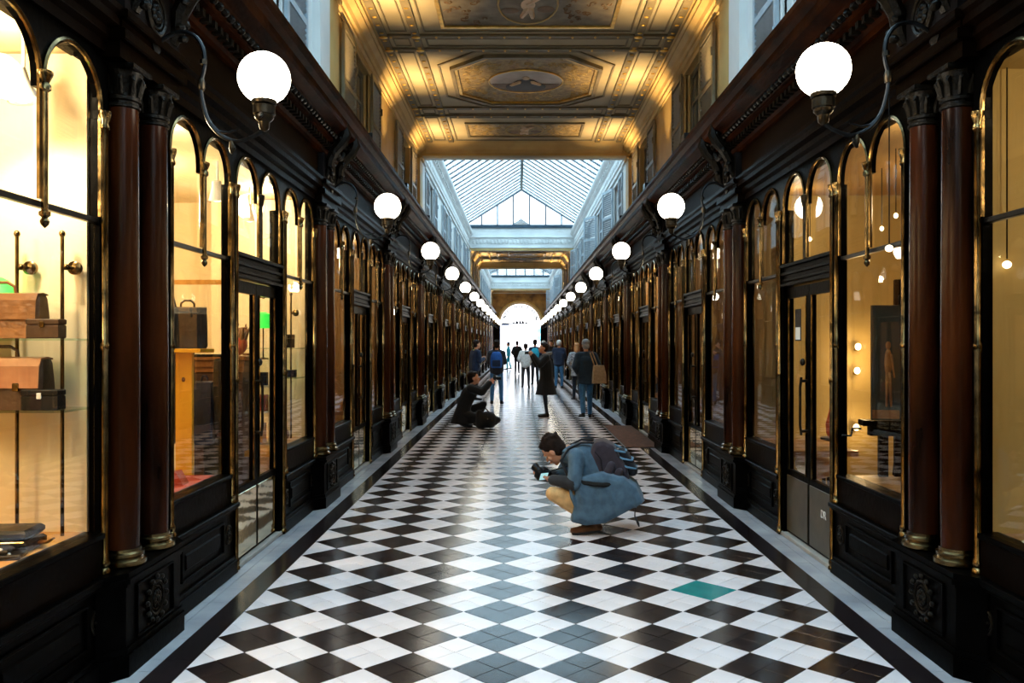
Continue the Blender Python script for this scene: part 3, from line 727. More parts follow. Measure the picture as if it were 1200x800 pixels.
def text_mesh(cu):
    t = bpy.data.objects.new('text', cu); col.objects.link(t); bpy.context.view_layer.update()
    me = bpy.data.meshes.new_from_object(t.evaluated_get(bpy.context.evaluated_depsgraph_get())); bpy.data.objects.remove(t); bpy.data.curves.remove(cu); return me
gate = root('gate_sign', (0, YEND+.25, SZ), 0, label='black iron gate bar with curved lettering across the far street arch', cat='sign')
ob('gate_bar', MB().box(-AR2, AR2, -.04, .04, -.02, .07), 'iron', gate)
ob('upper_bar', MB().tube([(1.16*math.cos(PI*i/20), 0, 1.16*math.sin(PI*i/20)) for i in range(21)], .008, 5), 'iron', gate, True)
ob('rim_bar', MB().tube([(1.47*math.cos(PI*i/20), 0, 1.47*math.sin(PI*i/20)) for i in range(21)], .012, 5), 'iron', gate, True)
mb = MB()
for i, (x, r) in enumerate(((-.5, .06), (-.25, .1), (.2, .1), (.45, .06))): ob('scroll_ornament', MB().ell((x, 0, .04+r), (r, .03, r), n=10, m=6), 'iron', gate, True)
mb.ell((0, 0, .14), (.08, .03, .09), n=10, m=6)
mb.cap((0, 0, .1), (0, 0, .36), .05, .015, 8); ob('finial_ornament', mb, 'iron', gate, True)
txt = 'GALERIE VERO-DODAT'
for i, chx in enumerate(txt):
    if chx == ' ': continue
    a = PI*(.07+.86*i/(len(txt)-1))       # reads left to right from the street, so mirrored from inside
    cu = bpy.data.curves.new('letter', 'FONT'); cu.body = chx; cu.size = .34; cu.extrude = .02; cu.align_x = 'CENTER'; cu.align_y = 'CENTER'; cu.offset = .02
    cu.materials.append(M['letter_dark'])
    o = link('letter', text_mesh(cu), gate)
    # seen from +Y: its right is -X
    x, z = 1.32*math.cos(a), 1.32*math.sin(a)
    tang = Vector((-math.sin(a), 0, math.cos(a))); upv = Vector((math.cos(a), 0, math.sin(a)))
    m3 = Matrix((tang, upv, tang.cross(upv))).transposed()
    o.matrix_local = Matrix.Translation((x, .0, z)) @ m3.to_4x4()
M['street'] = mat('pale_street', (.55, .56, .58), .6); M['limestone'] = mat('pale_limestone', (.40, .40, .40), .7, var=.06)
M['slate_blue'] = mat('blue_grey_paint', (.10, .14, .24), .5); M['teal_sign'] = mat('teal_paint', (.05, .42, .45), .5)
ob('street', MB().box(-22, 22, YEND+.62, YEND+26, -.15, -.02), 'street', kind='structure')
b_ = root('building', (0, YEND+16, 0), 0, label='pale stone building across the street beyond the arch', cat='building')
ob('facade', MB().box(-14, 14, 0, 4, -.1, 11.2), 'limestone', b_)
for i in (-4, -3, -2, -1, 1, 2, 3, 4):
    for z in (.6, 4.6, 8.4): f = ob('window', MB().box(i*2.6-.55, i*2.6+.55, -.06, .02, z, z+2.2), 'dark_glass' if z > 1 else 'slate_blue', b_)
ob('string_course', MB().box(-14, 14, -.25, .02, 3.6, 3.9), 'limestone', b_)
a_ = root('awning', (-2.0, YEND+15.24, 2.2), 0, label='blue grey awning hanging at left beyond the arch', cat='awning')
ob('canopy', MB().prism([(-1.6, 1.2), (.95, 1.2), (.95, -.55), (.4, -.35), (-.3, .25), (-1.6, .6)], 'y', 0, .5), 'slate_blue', a_); ob('frame_rail', MB().box(-1.6, .95, -.03, 0, 1.15, 1.25), 'iron', a_); ob('bracket', MB().box(-1.4, -1.3, .5, .76, .9, 1.0), 'iron', a_); ob('bracket', MB().box(.6, .7, .5, .76, .9, 1.0), 'iron', a_)
s_ = root('hanging_sign', (1.75, YEND+5, 1.3), 0, label='small teal sign panels at right beyond the arch', cat='sign')
for z in (.55, 1.15): ob('panel', MB().box(-.35, .2, 0, .06, z, z+.42), 'teal_sign', s_)
ob('post', MB().box(.2, .28, 0, .06, -1.3, 1.7), 'iron', s_)
ob('wall_front', MB().box(-2.42, 2.42, YBACK-.2, YBACK, 0, 8), 'plaster_gold', kind='structure')
for side, rz, nm in SIDES:      # plain panelling behind the camera
    ob('wall_'+nm+'_panelling', MB().box(*sx(side, 2.2, 2.4), YBACK, .2, 0, 3.08), 'dark_wood', kind='structure')

# ------------------------------------------------------------------ shops behind the glass
def light(name, kind, loc, w, c, size=.1, rot=(0, 0, 0), spot=None):
    l = bpy.data.lights.new(name, kind); l.energy = w; l.color = c
    if kind == 'AREA': l.shape = 'DISK'; l.size = size; l.spread = R(66 if name == 'uplight_beam' else 180)
    else: l.shadow_soft_size = size
    if spot: l.spot_size = R(spot); l.spot_blend = .6
    o = bpy.data.objects.new(name, l); col.objects.link(o); o.location = loc; o.rotation_euler = rot; return o
WARM = (1.0, .74, .42)
style = {}
for k in range(-1, NP):
    style[1, k] = {-1: ('gold_wall', .55), 0: ('amber_wall', .42), 1: ('brown_wall', .4), 2: ('amber_wall', 1.6), 3: ('gold_wall', 1.2)}.get(k, (('amber_wall', 'brown_wall', 'gold_wall')[k % 3], 1.3))
    style[-1, k] = {-1: ('cream', 2.2), 0: ('cream', 2.3), 1: ('amber_wall', .8), 2: ('brown_wall', 1.0), 3: ('amber_wall', 1.0)}.get(k, (('brown_wall', 'amber_wall', 'gold_wall')[k % 3], 1.3))
for k in range(-1, NP):
    for side, rz, nm in SIDES:
        wm, pw = style[side, k]; y0, y1 = PY(k)+.0, PY(k+1)-.12 if k < NP-1 else YEND-.2; dep = 4.6 if k < 2 else 3.6
        r_ = root('shop_room', (side*2.35, (y0+y1)/2, 0), 0, kind='structure')
        def C(name, x0, x1, a, b, z0, z1, m): return ob(name, MB().box(*sx(side, x0-2.35, x1-2.35), a-(y0+y1)/2, b-(y0+y1)/2, z0, z1), m, r_)
        C('room_floor', 2.34, dep, y0, y1, -.05, .02, 'parquet'); C('room_ceiling', 2.24, dep, y0, y1, 3.1, 3.2, wm)
        C('rear_wall', dep, dep+.1, y0, y1, 0, 3.2, wm); C('party_wall', 2.33, dep, y1, y1+.12, 0, 3.2, wm)
        if k == -1: C('party_wall', 2.33, dep, y0-.12, y0, 0, 3.2, wm)
        bd = {(-1, -1): 'orange_board', (-1, 0): 'orange_board'}.get((side, k), 'parquet')
        hw = WH+.06; yc = (PY(k)+PY(k+1))/2-.03
        for s_ in (-1, 1):
            c = yc+s_*(DH+hw)
            C('display_ledge', 2.24, 2.85, c-WH, c+WH, ZA-.06, ZA-.01, bd if not (side < 0 and k == 0 and s_ < 0) else 'red_felt')
        x = side*(2.35+(dep-2.35)*.45)
        light('shop_light', 'POINT', (x, (y0+y1)/2, 2.75), SHOP*pw*.5, WARM, .12)
        if k < 3:
            for s_ in (-1, 1): light('display_light', 'POINT', (side*2.5, yc+s_*(DH+hw), 2.9), SHOP*pw*.16, (1, .80, .50), .06)
# ------------------------------------------------------------------ globe wall lamps
def lamp_proto():
    r_ = root('globe_wall_lamp', (0, 0, 0))
    ob('wall_plate', MB().lathe([(.02, -.01), (.055, 0), (.05, .02), (.03, .03), (.022, .05)], (0, 0, 0), 'x', 12).shift(0, 0, .0), 'iron', r_, True)
    pts = [(-.0, 0, 0), (-.10, 0, .06), (-.19, 0, .05), (-.245, 0, -.02), (-.255, 0, -.12), (-.235, 0, -.22), (-.245, 0, -.31), (-.275, 0, -.41), (-.34, 0, -.49), (-.43, 0, -.525), (-.51, 0, -.50), (-.56, 0, -.47), (-.575, 0, -.44)]
    sm = []
    for i in range(len(pts)-1):
        a, b = Vector(pts[i]), Vector(pts[i+1]); p0 = Vector(pts[max(i-1, 0)]); p3 = Vector(pts[min(i+2, len(pts)-1)])
        for t in (0, .33, .66):
            sm.append(.5*((2*a)+(b-p0)*t+(2*p0-5*a+4*b-p3)*t*t+(3*a-p0-3*b+p3)*t**3))
    sm.append(Vector(pts[-1])); ob('arm', MB().tube(sm, .0115, 8), 'iron', r_, True)
    ob('leaf', MB().tube([(-.28, 0, -.42), (-.33, 0, -.47), (-.38, 0, -.478), (-.44, 0, -.46)], [.009, .009, .007, .003], 6), 'iron', r_, True)
    ob('drop_finial', MB().tube([(-.40, 0, -.52), (-.405, 0, -.56), (-.40, 0, -.59)], [.012, .02, .006], 8), 'bronze', r_, True)
    ob('collar', MB().lathe([(.016, -.03), (.021, -.015), (.021, .015), (.016, .03)], (-.238, 0, -.22), n=10), 'bronze', r_, True)
    mb = MB().lathe([(.02, -.012), (.02, .012)], (-.25, 0, -.1), n=8); ob('collar', mb, 'bronze', r_, True)
    mb = MB().lathe([(.012, -.47), (.026, -.455), (.03, -.42), (.042, -.41), (.05, -.40), (.05, -.385), (.058, -.38), (.058, -.335), (.052, -.33), (.064, -.325), (.066, -.305), (.066, -.295), (.05, -.292)], (-.575, 0, 0), n=18)
    mb.cap((-.575, .05, -.39), (-.575, .075, -.41), .014, .01, 6); ob('globe_holder', mb, 'bronze', r_, True)
    ob('globe', MB().ell((-.575, 0, -.185), (.138, .138, .138), n=24, m=16), 'globe', r_, True)
    return r_
lp = lamp_proto(); first = True
ordn = ['nearest', 'second', 'third', 'fourth', 'fifth', 'sixth', 'seventh', 'eighth', 'ninth', 'tenth', 'eleventh', 'twelfth', 'thirteenth', 'fourteenth']
for side, rz, nm in SIDES:
    for k in range(-1, NP):
        o = lp if first else copy_tree(lp); first = False
        y = PY(k)-.06
        if side > 0 and k == 0: y = 4.33
        o.location = (side*2.05, y, 3.255); o.rotation_euler = (0, 0, rz)
        lab = 'white globe lamp on a curled iron arm, %s in the %s row' % (ordn[k], nm) if k >= 0 else 'white globe lamp in the %s row, on the pier beside the camera' % nm
        tag(o, lab, 'wall lamp', 'globe lamps along the shopfronts')
# cornice uplighters
n_up = 0
def uplight(x, y, w, label):
    s_ = 1 if x > 0 else -1; r_ = root('uplight', (x, y, 4.0), 0, label=label, cat='floodlight', group='uplighters on the shop cornice')
    ob('housing', MB().box(-.07, .07, -.09, .09, .0, .03, .004).box(-.07, -.055, -.09, .09, .03, .08).box(.055, .07, -.09, .09, .03, .08).box(-.055, .055, -.09, -.075, .03, .08).box(-.055, .055, .075, .09, .03, .08), 'iron', r_)
    ob('lamp_face', MB().box(-.05, .05, -.07, .07, .035, .045), emit('uplight_face', (1, .72, .35), 4.0) if 'uplight_face' not in bpy.data.materials else bpy.data.materials['uplight_face'], r_)
    light('uplight_beam', 'AREA', (x, y, 4.1), w, (1.0, .66, .29), .10, (PI, s_*R(-9), 0))
for i, (yy) in enumerate((9.7, 12.7, 15.9)):
    for side, rz, nm in SIDES: uplight(side*1.87, yy, UP, 'small floodlight on the %s cornice under the first painted ceiling, %s one' % (nm, ordn[i] if i else 'nearest'))
for i, (yy) in enumerate((35.2, 38.1, 41.0)):
    for side, rz, nm in SIDES: uplight(side*1.95, yy, UP*1.1, 'small floodlight on the %s cornice under the far ceiling, %s one' % (nm, ordn[i]))
for side, rz, nm in SIDES: uplight(side*1.95, 60.6, UP*2, 'small floodlight on the %s cornice before the street arch' % nm)
# ------------------------------------------------------------------ goods in the windows
def W(px, py, Y): return (CAMX+(px-608)*Y/975, Y, CAMH+(402-py)*Y/975)
def satchel(name, loc, w, d, h, mm, label, cat, flap='front', strap=None, buckle=True, handle=True, rz=0, group=None, flap_m=None):
    r_ = root(name, loc, rz, label=label, cat=cat, group=group)
    rings = []
    for z, e in ((0, .02), (.02, 0), (h*.6, .004), (h*.9, .012), (h, .03)):
        hd = d/2*(1-.35*z/h); b = .012; hw = w/2-e*.5
        rings.append([(-hw+b, -hd, z), (hw-b, -hd, z), (hw, -hd+b, z), (hw, hd-b, z), (hw-b, hd, z), (-hw+b, hd, z), (-hw, hd-b, z), (-hw, -hd+b, z)])
    ob('bag_body', MB().loft(rings), mm, r_, True)
    mb = MB(); pts = [(d*.30, h*1.0), (0, h*1.03), (-d*.36, h*1.0), (-d*.5, h*.85), (-d*.545, h*.42), (-d*.52, h*.42), (-d*.46, h*.83), (-d*.33, h*.965), (0, h*.99), (d*.3, h*.97)]
    mb.prism(pts, 'x', -w/2+.006, w/2-.006); ob('flap', mb, flap_m or mm, r_)
    if handle: ob('carry_handle', MB().tube([(-w*.17, 0, h), (-w*.16, 0, h+.035), (-w*.08, 0, h+.055), (w*.08, 0, h+.055), (w*.16, 0, h+.035), (w*.17, 0, h)], .008, 6), mm, r_, True)
    if buckle:
        for x in (-w*.25, w*.25): ob('buckle', MB().box(x-.014, x+.014, -d*.58, -d*.53, h*.36, h*.52, .003), 'brass', r_)
    if strap: ob('strap', MB().tube([Vector(p) for p in strap], .009, 6, flat=.4), mm, r_, True)
    return r_
def hollow_box(name, loc, w, d, h, mm, label, cat, rz=0, trim_m='brass', group=None):
    r_ = root(name, loc, rz, label=label, cat=cat, group=group)
    ob('box_body', MB().box(-w/2, w/2, -d/2, d/2, 0, h*.7, .004), mm, r_); ob('lid', MB().box(-w/2-.001, w/2+.001, -d/2-.001, d/2+.001, h*.71, h, .004), mm, r_)
    ob('clasp', MB().box(-.01, .01, -d/2-.005, -d/2, h*.55, h*.85, .002), trim_m, r_); return r_
def shelf(name, x0, x1, y0, y1, z, label):
    r_ = root(name, ((x0+x1)/2, (y0+y1)/2, z), label=label, cat='shelf')
    ob('glass_plate', MB().box(-(x1-x0)/2, (x1-x0)/2, -(y1-y0)/2, (y1-y0)/2, -.01, 0), 'shelf_glass', r_); return r_
def pole(px, Y, z0, z1, label, ball=1.75):
    x = W(px, 0, Y)[0]; r_ = root('shelf_pole', (x, Y, z0), label=label, cat='shelf pole')
    ob('rod', MB().lathe([(.009, 0), (.009, z1-z0)], n=10), 'brass', r_, True)
    ob('finial', MB().ell((0, 0, z1-z0+.012), (.015, .015, .018)), 'brass', r_, True)
    ob('wall_bracket', MB().cap((0, 0, ball-z0), (.04, .05, ball-z0), .007).ell((.02, .0, ball-z0), (.016, .016, .016)).lathe([(.02, 0), (.034, .01), (.034, .03), (.01, .035)], (.035, .03, ball-z0), 'y', 14), 'brass', r_, True)
    return r_
def panel(name, x0, x1, y0, y1, z0, z1, m):
    return ob(name, MB().box(x0, x1, y0, y1, z0, z1), m, kind='structure')
def spot_lamp(loc, label, tilt=(0, 0)):
    r_ = root('shop_spot_lamp', loc, label=label, cat='ceiling lamp')
    rot = Euler((tilt[0], tilt[1], 0)).to_matrix()
    mb = MB().lathe([(.02, .14), (.035, .13), (.04, .08), (.07, -.02), (.066, -.02), (.03, .08)], n=16); mb.v = [tuple(rot @ Vector(p)) for p in mb.v]; ob('reflector', mb, 'white_enamel', r_, True)
    mb = MB().ell((0, 0, .0), (.045, .045, .03)); mb.v = [tuple(rot @ Vector(p)) for p in mb.v]; ob('bulb', mb, 'bulb', r_, True)
    ob('stem', MB().cap((0, 0, .1), (0, 0, 3.09-loc[2]), .008), 'white_enamel', r_, True)
M['bulb'] = emit('lamp_bulb', (1.0, .80, .50), 6.0); M['green_glow'] = emit('green_glass_shade_lit', (.03, .62, .06), 1.6)

# first left window
panel('trim_101', -3.4, -2.26, 4.14, 4.18, .7, 3.09, 'cream'); panel('trim_102', -3.44, -3.4, 2.9, 4.18, .7, 3.09, 'cream')
panel('trim_103', -3.4, -2.24, 2.9, 4.14, .65, .712, 'orange_board')
pole(73, 4.05, .713, 2.17, 'brass shelf pole in the first left window, the one nearer the corner column', 2.02); pole(20, 4.05, .713, 2.17, 'brass shelf pole in the first left window, the one beside the tan briefcase', 2.02)
shelf('glass_shelf', -3.2, -2.215, 3.84, 4.09, 1.672, 'upper glass shelf of the first left window, carrying the tan briefcase'); shelf('glass_shelf', -3.2, -2.215, 3.84, 4.09, 1.338, 'lower glass shelf of the first left window, carrying the satchel')
satchel('briefcase', (-2.57, 3.95, 1.673), .42, .13, .21, 'tan_leather', 'tan leather briefcase on the upper glass shelf of the first left window', 'bag', handle=True, buckle=False)
hollow_box('jewel_box', (-2.325, 3.90, 1.673), .15, .07, .09, 'brown_leather', 'reddish brown leather box with brass straps on the upper glass shelf', 'box')
satchel('satchel', (-2.56, 3.95, 1.339), .44, .15, .24, 'brown_leather', 'pinkish tan satchel with dark brown front on the lower glass shelf', 'bag', flap_m='pink_leather')
hollow_box('black_case', (-2.33, 3.885, 1.339), .17, .07, .095, 'black_leather', 'small black case with metal studs beside the satchel', 'box', trim_m='white_enamel')
r_ = root('wallet_case', (-2.50, 3.78, .713), R(6), label='thick black leather case lying on the orange ledge of the first left window', cat='wallet')
ob('case_body', MB().box(-.22, .19, -.1, .1, 0, .05, .012), 'black_leather', r_); ob('cover', MB().box(-.215, .185, -.095, .095, .055, .10, .014), 'black_leather', r_); ob('zip', MB().tube([(-.2, -.101, .05), (.18, -.101, .05)], .004, 5), 'brass', r_)
r_ = root('slim_case', (-2.44, 3.60, .713), R(14), label='slim black leather case in front of the thick black one', cat='wallet')
ob('case_body', MB().box(-.16, .17, -.05, .05, 0, .022, .006).box(-.15, .12, -.045, .045, .024, .045, .008), 'black_leather', r_); ob('stud', MB().ell((.12, -.03, .024), (.008, .008, .006)).ell((.09, -.035, .047), (.008, .008, .006)), 'white_enamel', r_)
r_ = root('shoe_horn', (-2.275, 3.80, .713), R(-38), label='curved amber horn with brass tip at the right end of the orange ledge', cat='shoe horn')
ob('blade', MB().tube([(-.09, 0, .01), (-.03, 0, .025), (.03, 0, .035), (.09, 0, .06)], [.018, .02, .014, .008], 8, flat=.5), 'tan_leather', r_, True); ob('tip', MB().ell((-.09, 0, .012), (.02, .02, .012)), 'brass', r_, True)
ob_ = ob('price_card', MB().prism([(-.06, 0), (.06, 0), (.06, .003), (-.06, .003)], 'y', -.05, .05), 'letter_white', loc=(-2.46, 3.42, .722), rz=R(20)); tag(ob_, 'white card lying at the lower left corner of the first left window', 'card')
r_ = root('green_lamp', (-2.66, 4.08, 1.673), label='green glass shade glowing behind the tan briefcase', cat='lamp')
ob('lamp_shade', MB().lathe([(.015, .30), (.05, .28), (.09, .22), (.085, .22), (.045, .27)], n=16).shift(0, -.0, 0), 'green_glow', r_, True); ob('stem', MB().lathe([(.006, 0), (.006, .28)], n=8), 'brass', r_, True); ob('base', MB().lathe([(.045, 0), (.045, .008), (.01, .02)], n=14), 'brass', r_, True)
r_ = None
spot_lamp((-2.42, 3.88, 2.80), 'white spot lamp under the ceiling of the first left window, right one', (0, R(-12))); spot_lamp((-2.68, 3.55, 2.82), 'white spot lamp under the ceiling of the first left window, left one', (0, R(-12)))
light('window_spot', 'SPOT', (-2.46, 3.62, 2.74), 60, (1, .86, .62), .05, Vector((-.12, -.5, .95)).to_track_quat('Z', 'Y').to_euler(), 105); light('window_fill', 'AREA', (-2.7, 3.5, 3.05), 8, (1, .82, .55), .4); 
# second left window, first bay
r_ = root('display_stand', (-2.60, 6.2, 0), label='yellow wooden post stand with a shelf, behind the second left window', cat='display stand')
ob('post', MB().box(-.06, .06, -.02, .02, 0, 1.58, .004), 'yellow_wood', r_); ob('shelf_board', MB().box(-.35, .17, -.14, .14, 1.58, 1.61, .004), 'yellow_wood', r_); ob('top_rail', MB().box(-.35, .35, .16, .19, 2.1, 2.135), 'orange_board', r_)
ob('peg', MB().ell((0, -.024, 1.38), (.014, .008, .018)), 'tan_leather', r_, True)
satchel('backpack', (-2.57, 6.18, 1.611), .28, .15, .30, 'black_leather', 'black leather backpack standing on the yellow wooden stand', 'bag', buckle=False, rz=R(20), strap=[(-.08, 0, .29), (-.1, 0, .42), (-.28, 0, .2), (-.42, 0, .13)])
r_ = root('clothes_rack', (-2.78, 6.75, 0), label='dark rack of black bags behind the yellow post', cat='rack')
ob('rail', MB().tube([(-.45, 0, 1.55), (.35, 0, 1.55)], .012, 8), 'iron', r_, True)
for x in (-.45, .35): ob('upright', MB().tube([(x, 0, 0), (x, 0, 1.55)], .012, 8), 'iron', r_, True)
for i in range(5):
    satchel('hanging_bag', (-2.78-.36+.16*i, 6.75, .95-.12*(i % 2)), .15, .1, .5+.06*(i % 3), ('black_leather', 'navy_leather')[i % 2], ['black upright bag at the far end of the dark rack', 'navy bag second from the far end of the rack', 'tall black bag in the middle of the rack', 'navy bag beside the post on the rack', 'black bag at the near end of the rack'][i], 'bag', buckle=False)
    bpy.context.scene.objects
for i in range(3):
    satchel('floor_bag', (-2.98+.27*i, 6.62, .03+.0), .25, .16, .42, ('brown_leather', 'navy_leather', 'black_leather')[i], ['brown bag on the floor under the dark rack', 'navy bag on the floor under the dark rack', 'black bag on the floor under the dark rack'][i], 'bag', buckle=False)
ob_ = ob('price_card', MB().prism([(-.05, 0), (.05, 0), (.0, .09), (-.07, .08)], 'y', -.05, .05), 'red_leather', loc=(-2.38, 5.55, .712)); tag(ob_, 'red folded leather card on the red felt of the second left window', 'card')
hollow_box('red_case', (-2.55, 5.3, .712), .16, .1, .05, 'red_leather', 'flat red leather case at the back of the red felt', 'box', rz=R(15))
for i, (x, y) in enumerate(((-2.6, 5.0), (-2.8, 5.6))): spot_lamp((x, y, 2.84), 'white spot lamp above the red felt window, %s' % ('near one' if i == 0 else 'far one'), (R(20), 0))
r_ = root('air_grille', (-2.75, 5.75, 2.9), label='white slatted ventilation grille on the shop wall behind the red felt window', cat='grille')
ob('grille_frame', MB().box(-.2, .2, -.01, .01, -.14, .14), 'letter_white', r_)
for i in range(6): ob('slat', MB().box(-.18, .18, -.02, -.01, -.115+.04*i, -.1+.04*i), 'iron', r_)
# seen through the left door
r_ = root('pedestal_table', (-2.62, 7.35, 0), label='brown wooden cabinet with moulded top behind the left glass door', cat='cabinet')
ob('cabinet_body', MB().box(-.30, .12, -.15, .15, 0, 1.40, .01), 'brown_leather', r_); ob('moulded_top', MB().box(-.34, .16, -.18, .18, 1.5, 1.54, .006).box(-.32, .14, -.165, .165, 1.44, 1.5, .006).box(-.31, .13, -.155, .155, 1.40, 1.44), 'tan_leather', r_)
r_ = root('leather_flower', (-2.60, 7.3, 1.54), label='reddish brown leather bag with pointed fringe on the brown cabinet', cat='bag')
mb = MB()
for i in range(9):
    a = i*.7; mb.tube([(.07*math.cos(a), .05*math.sin(a), .12), (.1*math.cos(a), .07*math.sin(a), .2+.02*(i % 3)), (.13*math.cos(a+.3), .09*math.sin(a+.3), .25+.03*(i % 2))], [.03, .02, .004], 6)
ob('fringe', mb, 'tan_leather', r_, True); ob('bag_body', MB().ell((0, 0, .1), (.11, .09, .105)), 'red_leather', r_, True)
satchel('shoulder_bag', (-2.66, 7.12, .5), .26, .12, .34, 'black_leather', 'black shoulder bag hanging in front of the brown cabinet', 'bag', buckle=False, strap=[(-.1, 0, .34), (-.03, 0, .72), (.1, 0, .34)]); satchel('shoulder_bag', (-2.62, 7.10, .03), .30, .14, .36, 'black_leather', 'larger black bag on the parquet inside the left door', 'bag')
# third left window (far one of the first bay)
panel('trim_104', -3.2, -2.26, 8.36, 8.38, .7, 3.09, 'cream')
panel('trim_105', -3.0, -2.24, 7.32, 8.36, .65, .712, 'orange_board')
pole(341, 8.2, .713, 2.12, 'brass shelf pole in the third left window', 1.95)
for z, a in ((1.605, 'upper'), (1.32, 'lower')): shelf('glass_shelf', -2.95, -2.225, 7.95, 8.3, z, '%s glass shelf of the third left window' % a)
r_ = root('green_lamp', (-2.50, 7.78, 1.50), label='lit green glass lamp seen through the left door', cat='lamp')
ob('lamp_shade', MB().lathe([(.02, .44), (.075, .42), (.085, .34), (.085, .29), (.08, .29), (.07, .40)], n=18), 'green_glow', r_, True); ob('stem', MB().lathe([(.007, .0), (.007, .44)], n=8), 'brass', r_, True)
ob('ring', MB().tube([(.05*math.cos(a*.6), 0, .62+.05*math.sin(a*.6)) for a in range(11)], .006, 5), 'brass', r_, True); ob('base', MB().lathe([(.05, 0), (.05, .01), (.01, .02)], n=14), 'brass', r_, True)
r_ = root('wooden_shelf', (-2.58, 7.80, 0), label='narrow cream shelf unit under the green lamp', cat='shelf')
for z in (.712, 1.0, 1.24, 1.48): ob('shelf_board', MB().box(-.16, .16, -.1, .1, z, z+.018), 'cream', r_)
for x in (-.16, .15): ob('side_panel', MB().box(x, x+.012, -.1, .1, 0, 1.5), 'cream', r_)
hollow_box('tan_box', (-2.62, 7.78, 1.498), .12, .1, .06, 'tan_leather', 'tan leather box beside the green lamp foot', 'box'); hollow_box('dark_box', (-2.56, 7.77, 1.26), .22, .12, .12, 'black_leather', 'black box on the shelf below the green lamp', 'box')
hollow_box('red_box', (-2.56, 7.77, 1.02), .2, .12, .15, 'red_leather', 'red and orange box on the second board of the cream shelf', 'box'); hollow_box('orange_box', (-2.57, 7.72, .732), .2, .12, .18, 'orange_board', 'orange box at the foot of the cream shelf', 'box')
hollow_box('dark_case', (-2.36, 8.12, 1.606), .1, .1, .13, 'black_leather', 'black case on the upper shelf of the third left window', 'box'); hollow_box('wide_case', (-2.36, 8.12, 1.321), .14, .1, .07, 'navy_leather', 'dark case on the lower shelf of the third left window', 'box')
ob_ = ob('leather_ball', MB().ell((0, 0, .06), (.055, .055, .06)), 'tan_leather', smooth=True, loc=(-2.37, 8.0, .712)); tag(ob_, 'orange brown round leather pouch on the ledge of the third left window', 'pouch')
for i, (x, y) in enumerate(((-2.5, 6.6), (-2.6, 7.7))): spot_lamp((x, y, 2.80), 'white ceiling lamp over the %s' % ('left door' if i == 0 else 'third left window'), (R(10), 0))
# right side, first bay: easel with painting
M['paint_dark'] = mat('dark_teal_canvas', (.012, .026, .030), .35, coat=.3, c2=(.035, .045, .04), scale=5); M['paint_flesh'] = mat('ochre_paint', (.36, .16, .04), .5, c2=(.12, .04, .012), scale=9)
ez = root('easel', (2.50, 5.85, 0), R(-8), label='dark wooden easel with crank behind the first right window', cat='easel')
ob('mast', MB().box(.04, .10, .02, .06, .0, 2.1, .004).box(.16, .20, .02, .06, 0, 2.0, .004), 'dark_wood', ez); ob('tray', MB().box(-.2, .28, -.07, .06, 1.07, 1.11, .005).box(-.14, .24, -.03, .05, 1.0, 1.07), 'dark_wood', ez)
for x in (-.04, .17): ob('leg', MB().box(x-.03, x+.03, .0, .05, .0, 1.05, .004), 'dark_wood', ez)
ob('leg', MB().add(*(lambda b: (b.v, b.f))(MB().tube([(.12, .05, 1.5), (.12, .5, 0)], .02, 6))), 'dark_wood', ez); ob('foot', MB().box(-.16, .3, -.2, .26, 0, .05, .01), 'dark_wood', ez)
ob('crank', MB().tube([(-.2, -.02, 1.05), (-.26, -.03, 1.05), (-.27, -.03, 1.0), (-.33, -.03, 1.0)], .009, 6), 'iron', ez, True); ob('clamp', MB().box(.1, .17, -.03, .04, 1.45, 1.55, .01).box(.06, .2, -.02, .03, 1.92, 1.99, .008), 'iron', ez)
pt = root('painting', (2.45, 5.80, 1.115), R(-8), label='dark painting of a standing ochre figure resting on the easel', cat='painting')
ob('canvas', MB().box(-.10, .09, -.012, .012, 0, .80, .003), 'paint_dark', pt); ob('painted_figure', MB().ell((.01, -.014, .52), (.018, .004, .028)).ell((.01, -.014, .40), (.026, .004, .10)).cap((.005, -.014, .32), (.0, -.014, .10), .014, .008, 6).cap((.018, -.014, .32), (.03, -.014, .10), .014, .008, 6).cap((.03, -.014, .45), (.05, -.014, .3), .009, .006, 6), 'paint_flesh', pt, True)
ob('painted_ground', MB().box(-.095, .085, -.014, -.011, .01, .07), 'paint_flesh', pt)
for i, (px, py) in enumerate(((1003, 406), (1002, 434), (1001, 500))):
    x, y, z = W(px, py, 8.1)
    r_ = root('wall_bulb', (x, y, z), label='small glowing bulb on the amber wall of the first right shop, %s' % ('top one', 'middle one', 'lowest one')[i], cat='wall lamp')
    ob('bulb', MB().ell((0, -.05, 0), (.028, .028, .034)), 'bulb', r_, True); ob('socket', MB().cap((0, .03, -.03), (0, -.04, -.03), .012), 'brass', r_, True); light('bulb_light', 'POINT', (x, y-.12, z), 5, (1, .7, .35), .03)
panel('trim_106', 2.5, 4.4, 8.16, 8.2, 0, 3.1, 'gold_wall')
for i, (x, y, z) in enumerate(((2.7, 6.2, 2.6), (2.9, 6.9, 2.6), (2.55, 7.6, 2.6))):
    r_ = root('pendant_lamp', (x, y, z), label='small warm pendant bulb in the first right shop, %s' % ('near one', 'middle one', 'far one')[i], cat='ceiling lamp')
    ob('bulb', MB().ell((0, 0, 0), (.016, .016, .02)), 'bulb', r_, True); ob('cord', MB().tube([(0, 0, .03), (0, 0, 3.1-z)], .004, 5), 'iron', r_)
nt = root('door_notice', (2.185, 6.83, 1.67), label='small black and white notice on the glass of the first right door', cat='notice')
ob('card', MB().box(-.004, 0, -.07, .07, 0, .26), 'black_leather', nt); ob('white_sheet', MB().box(-.006, -.004, -.055, .055, .01, .11), 'letter_white', nt)
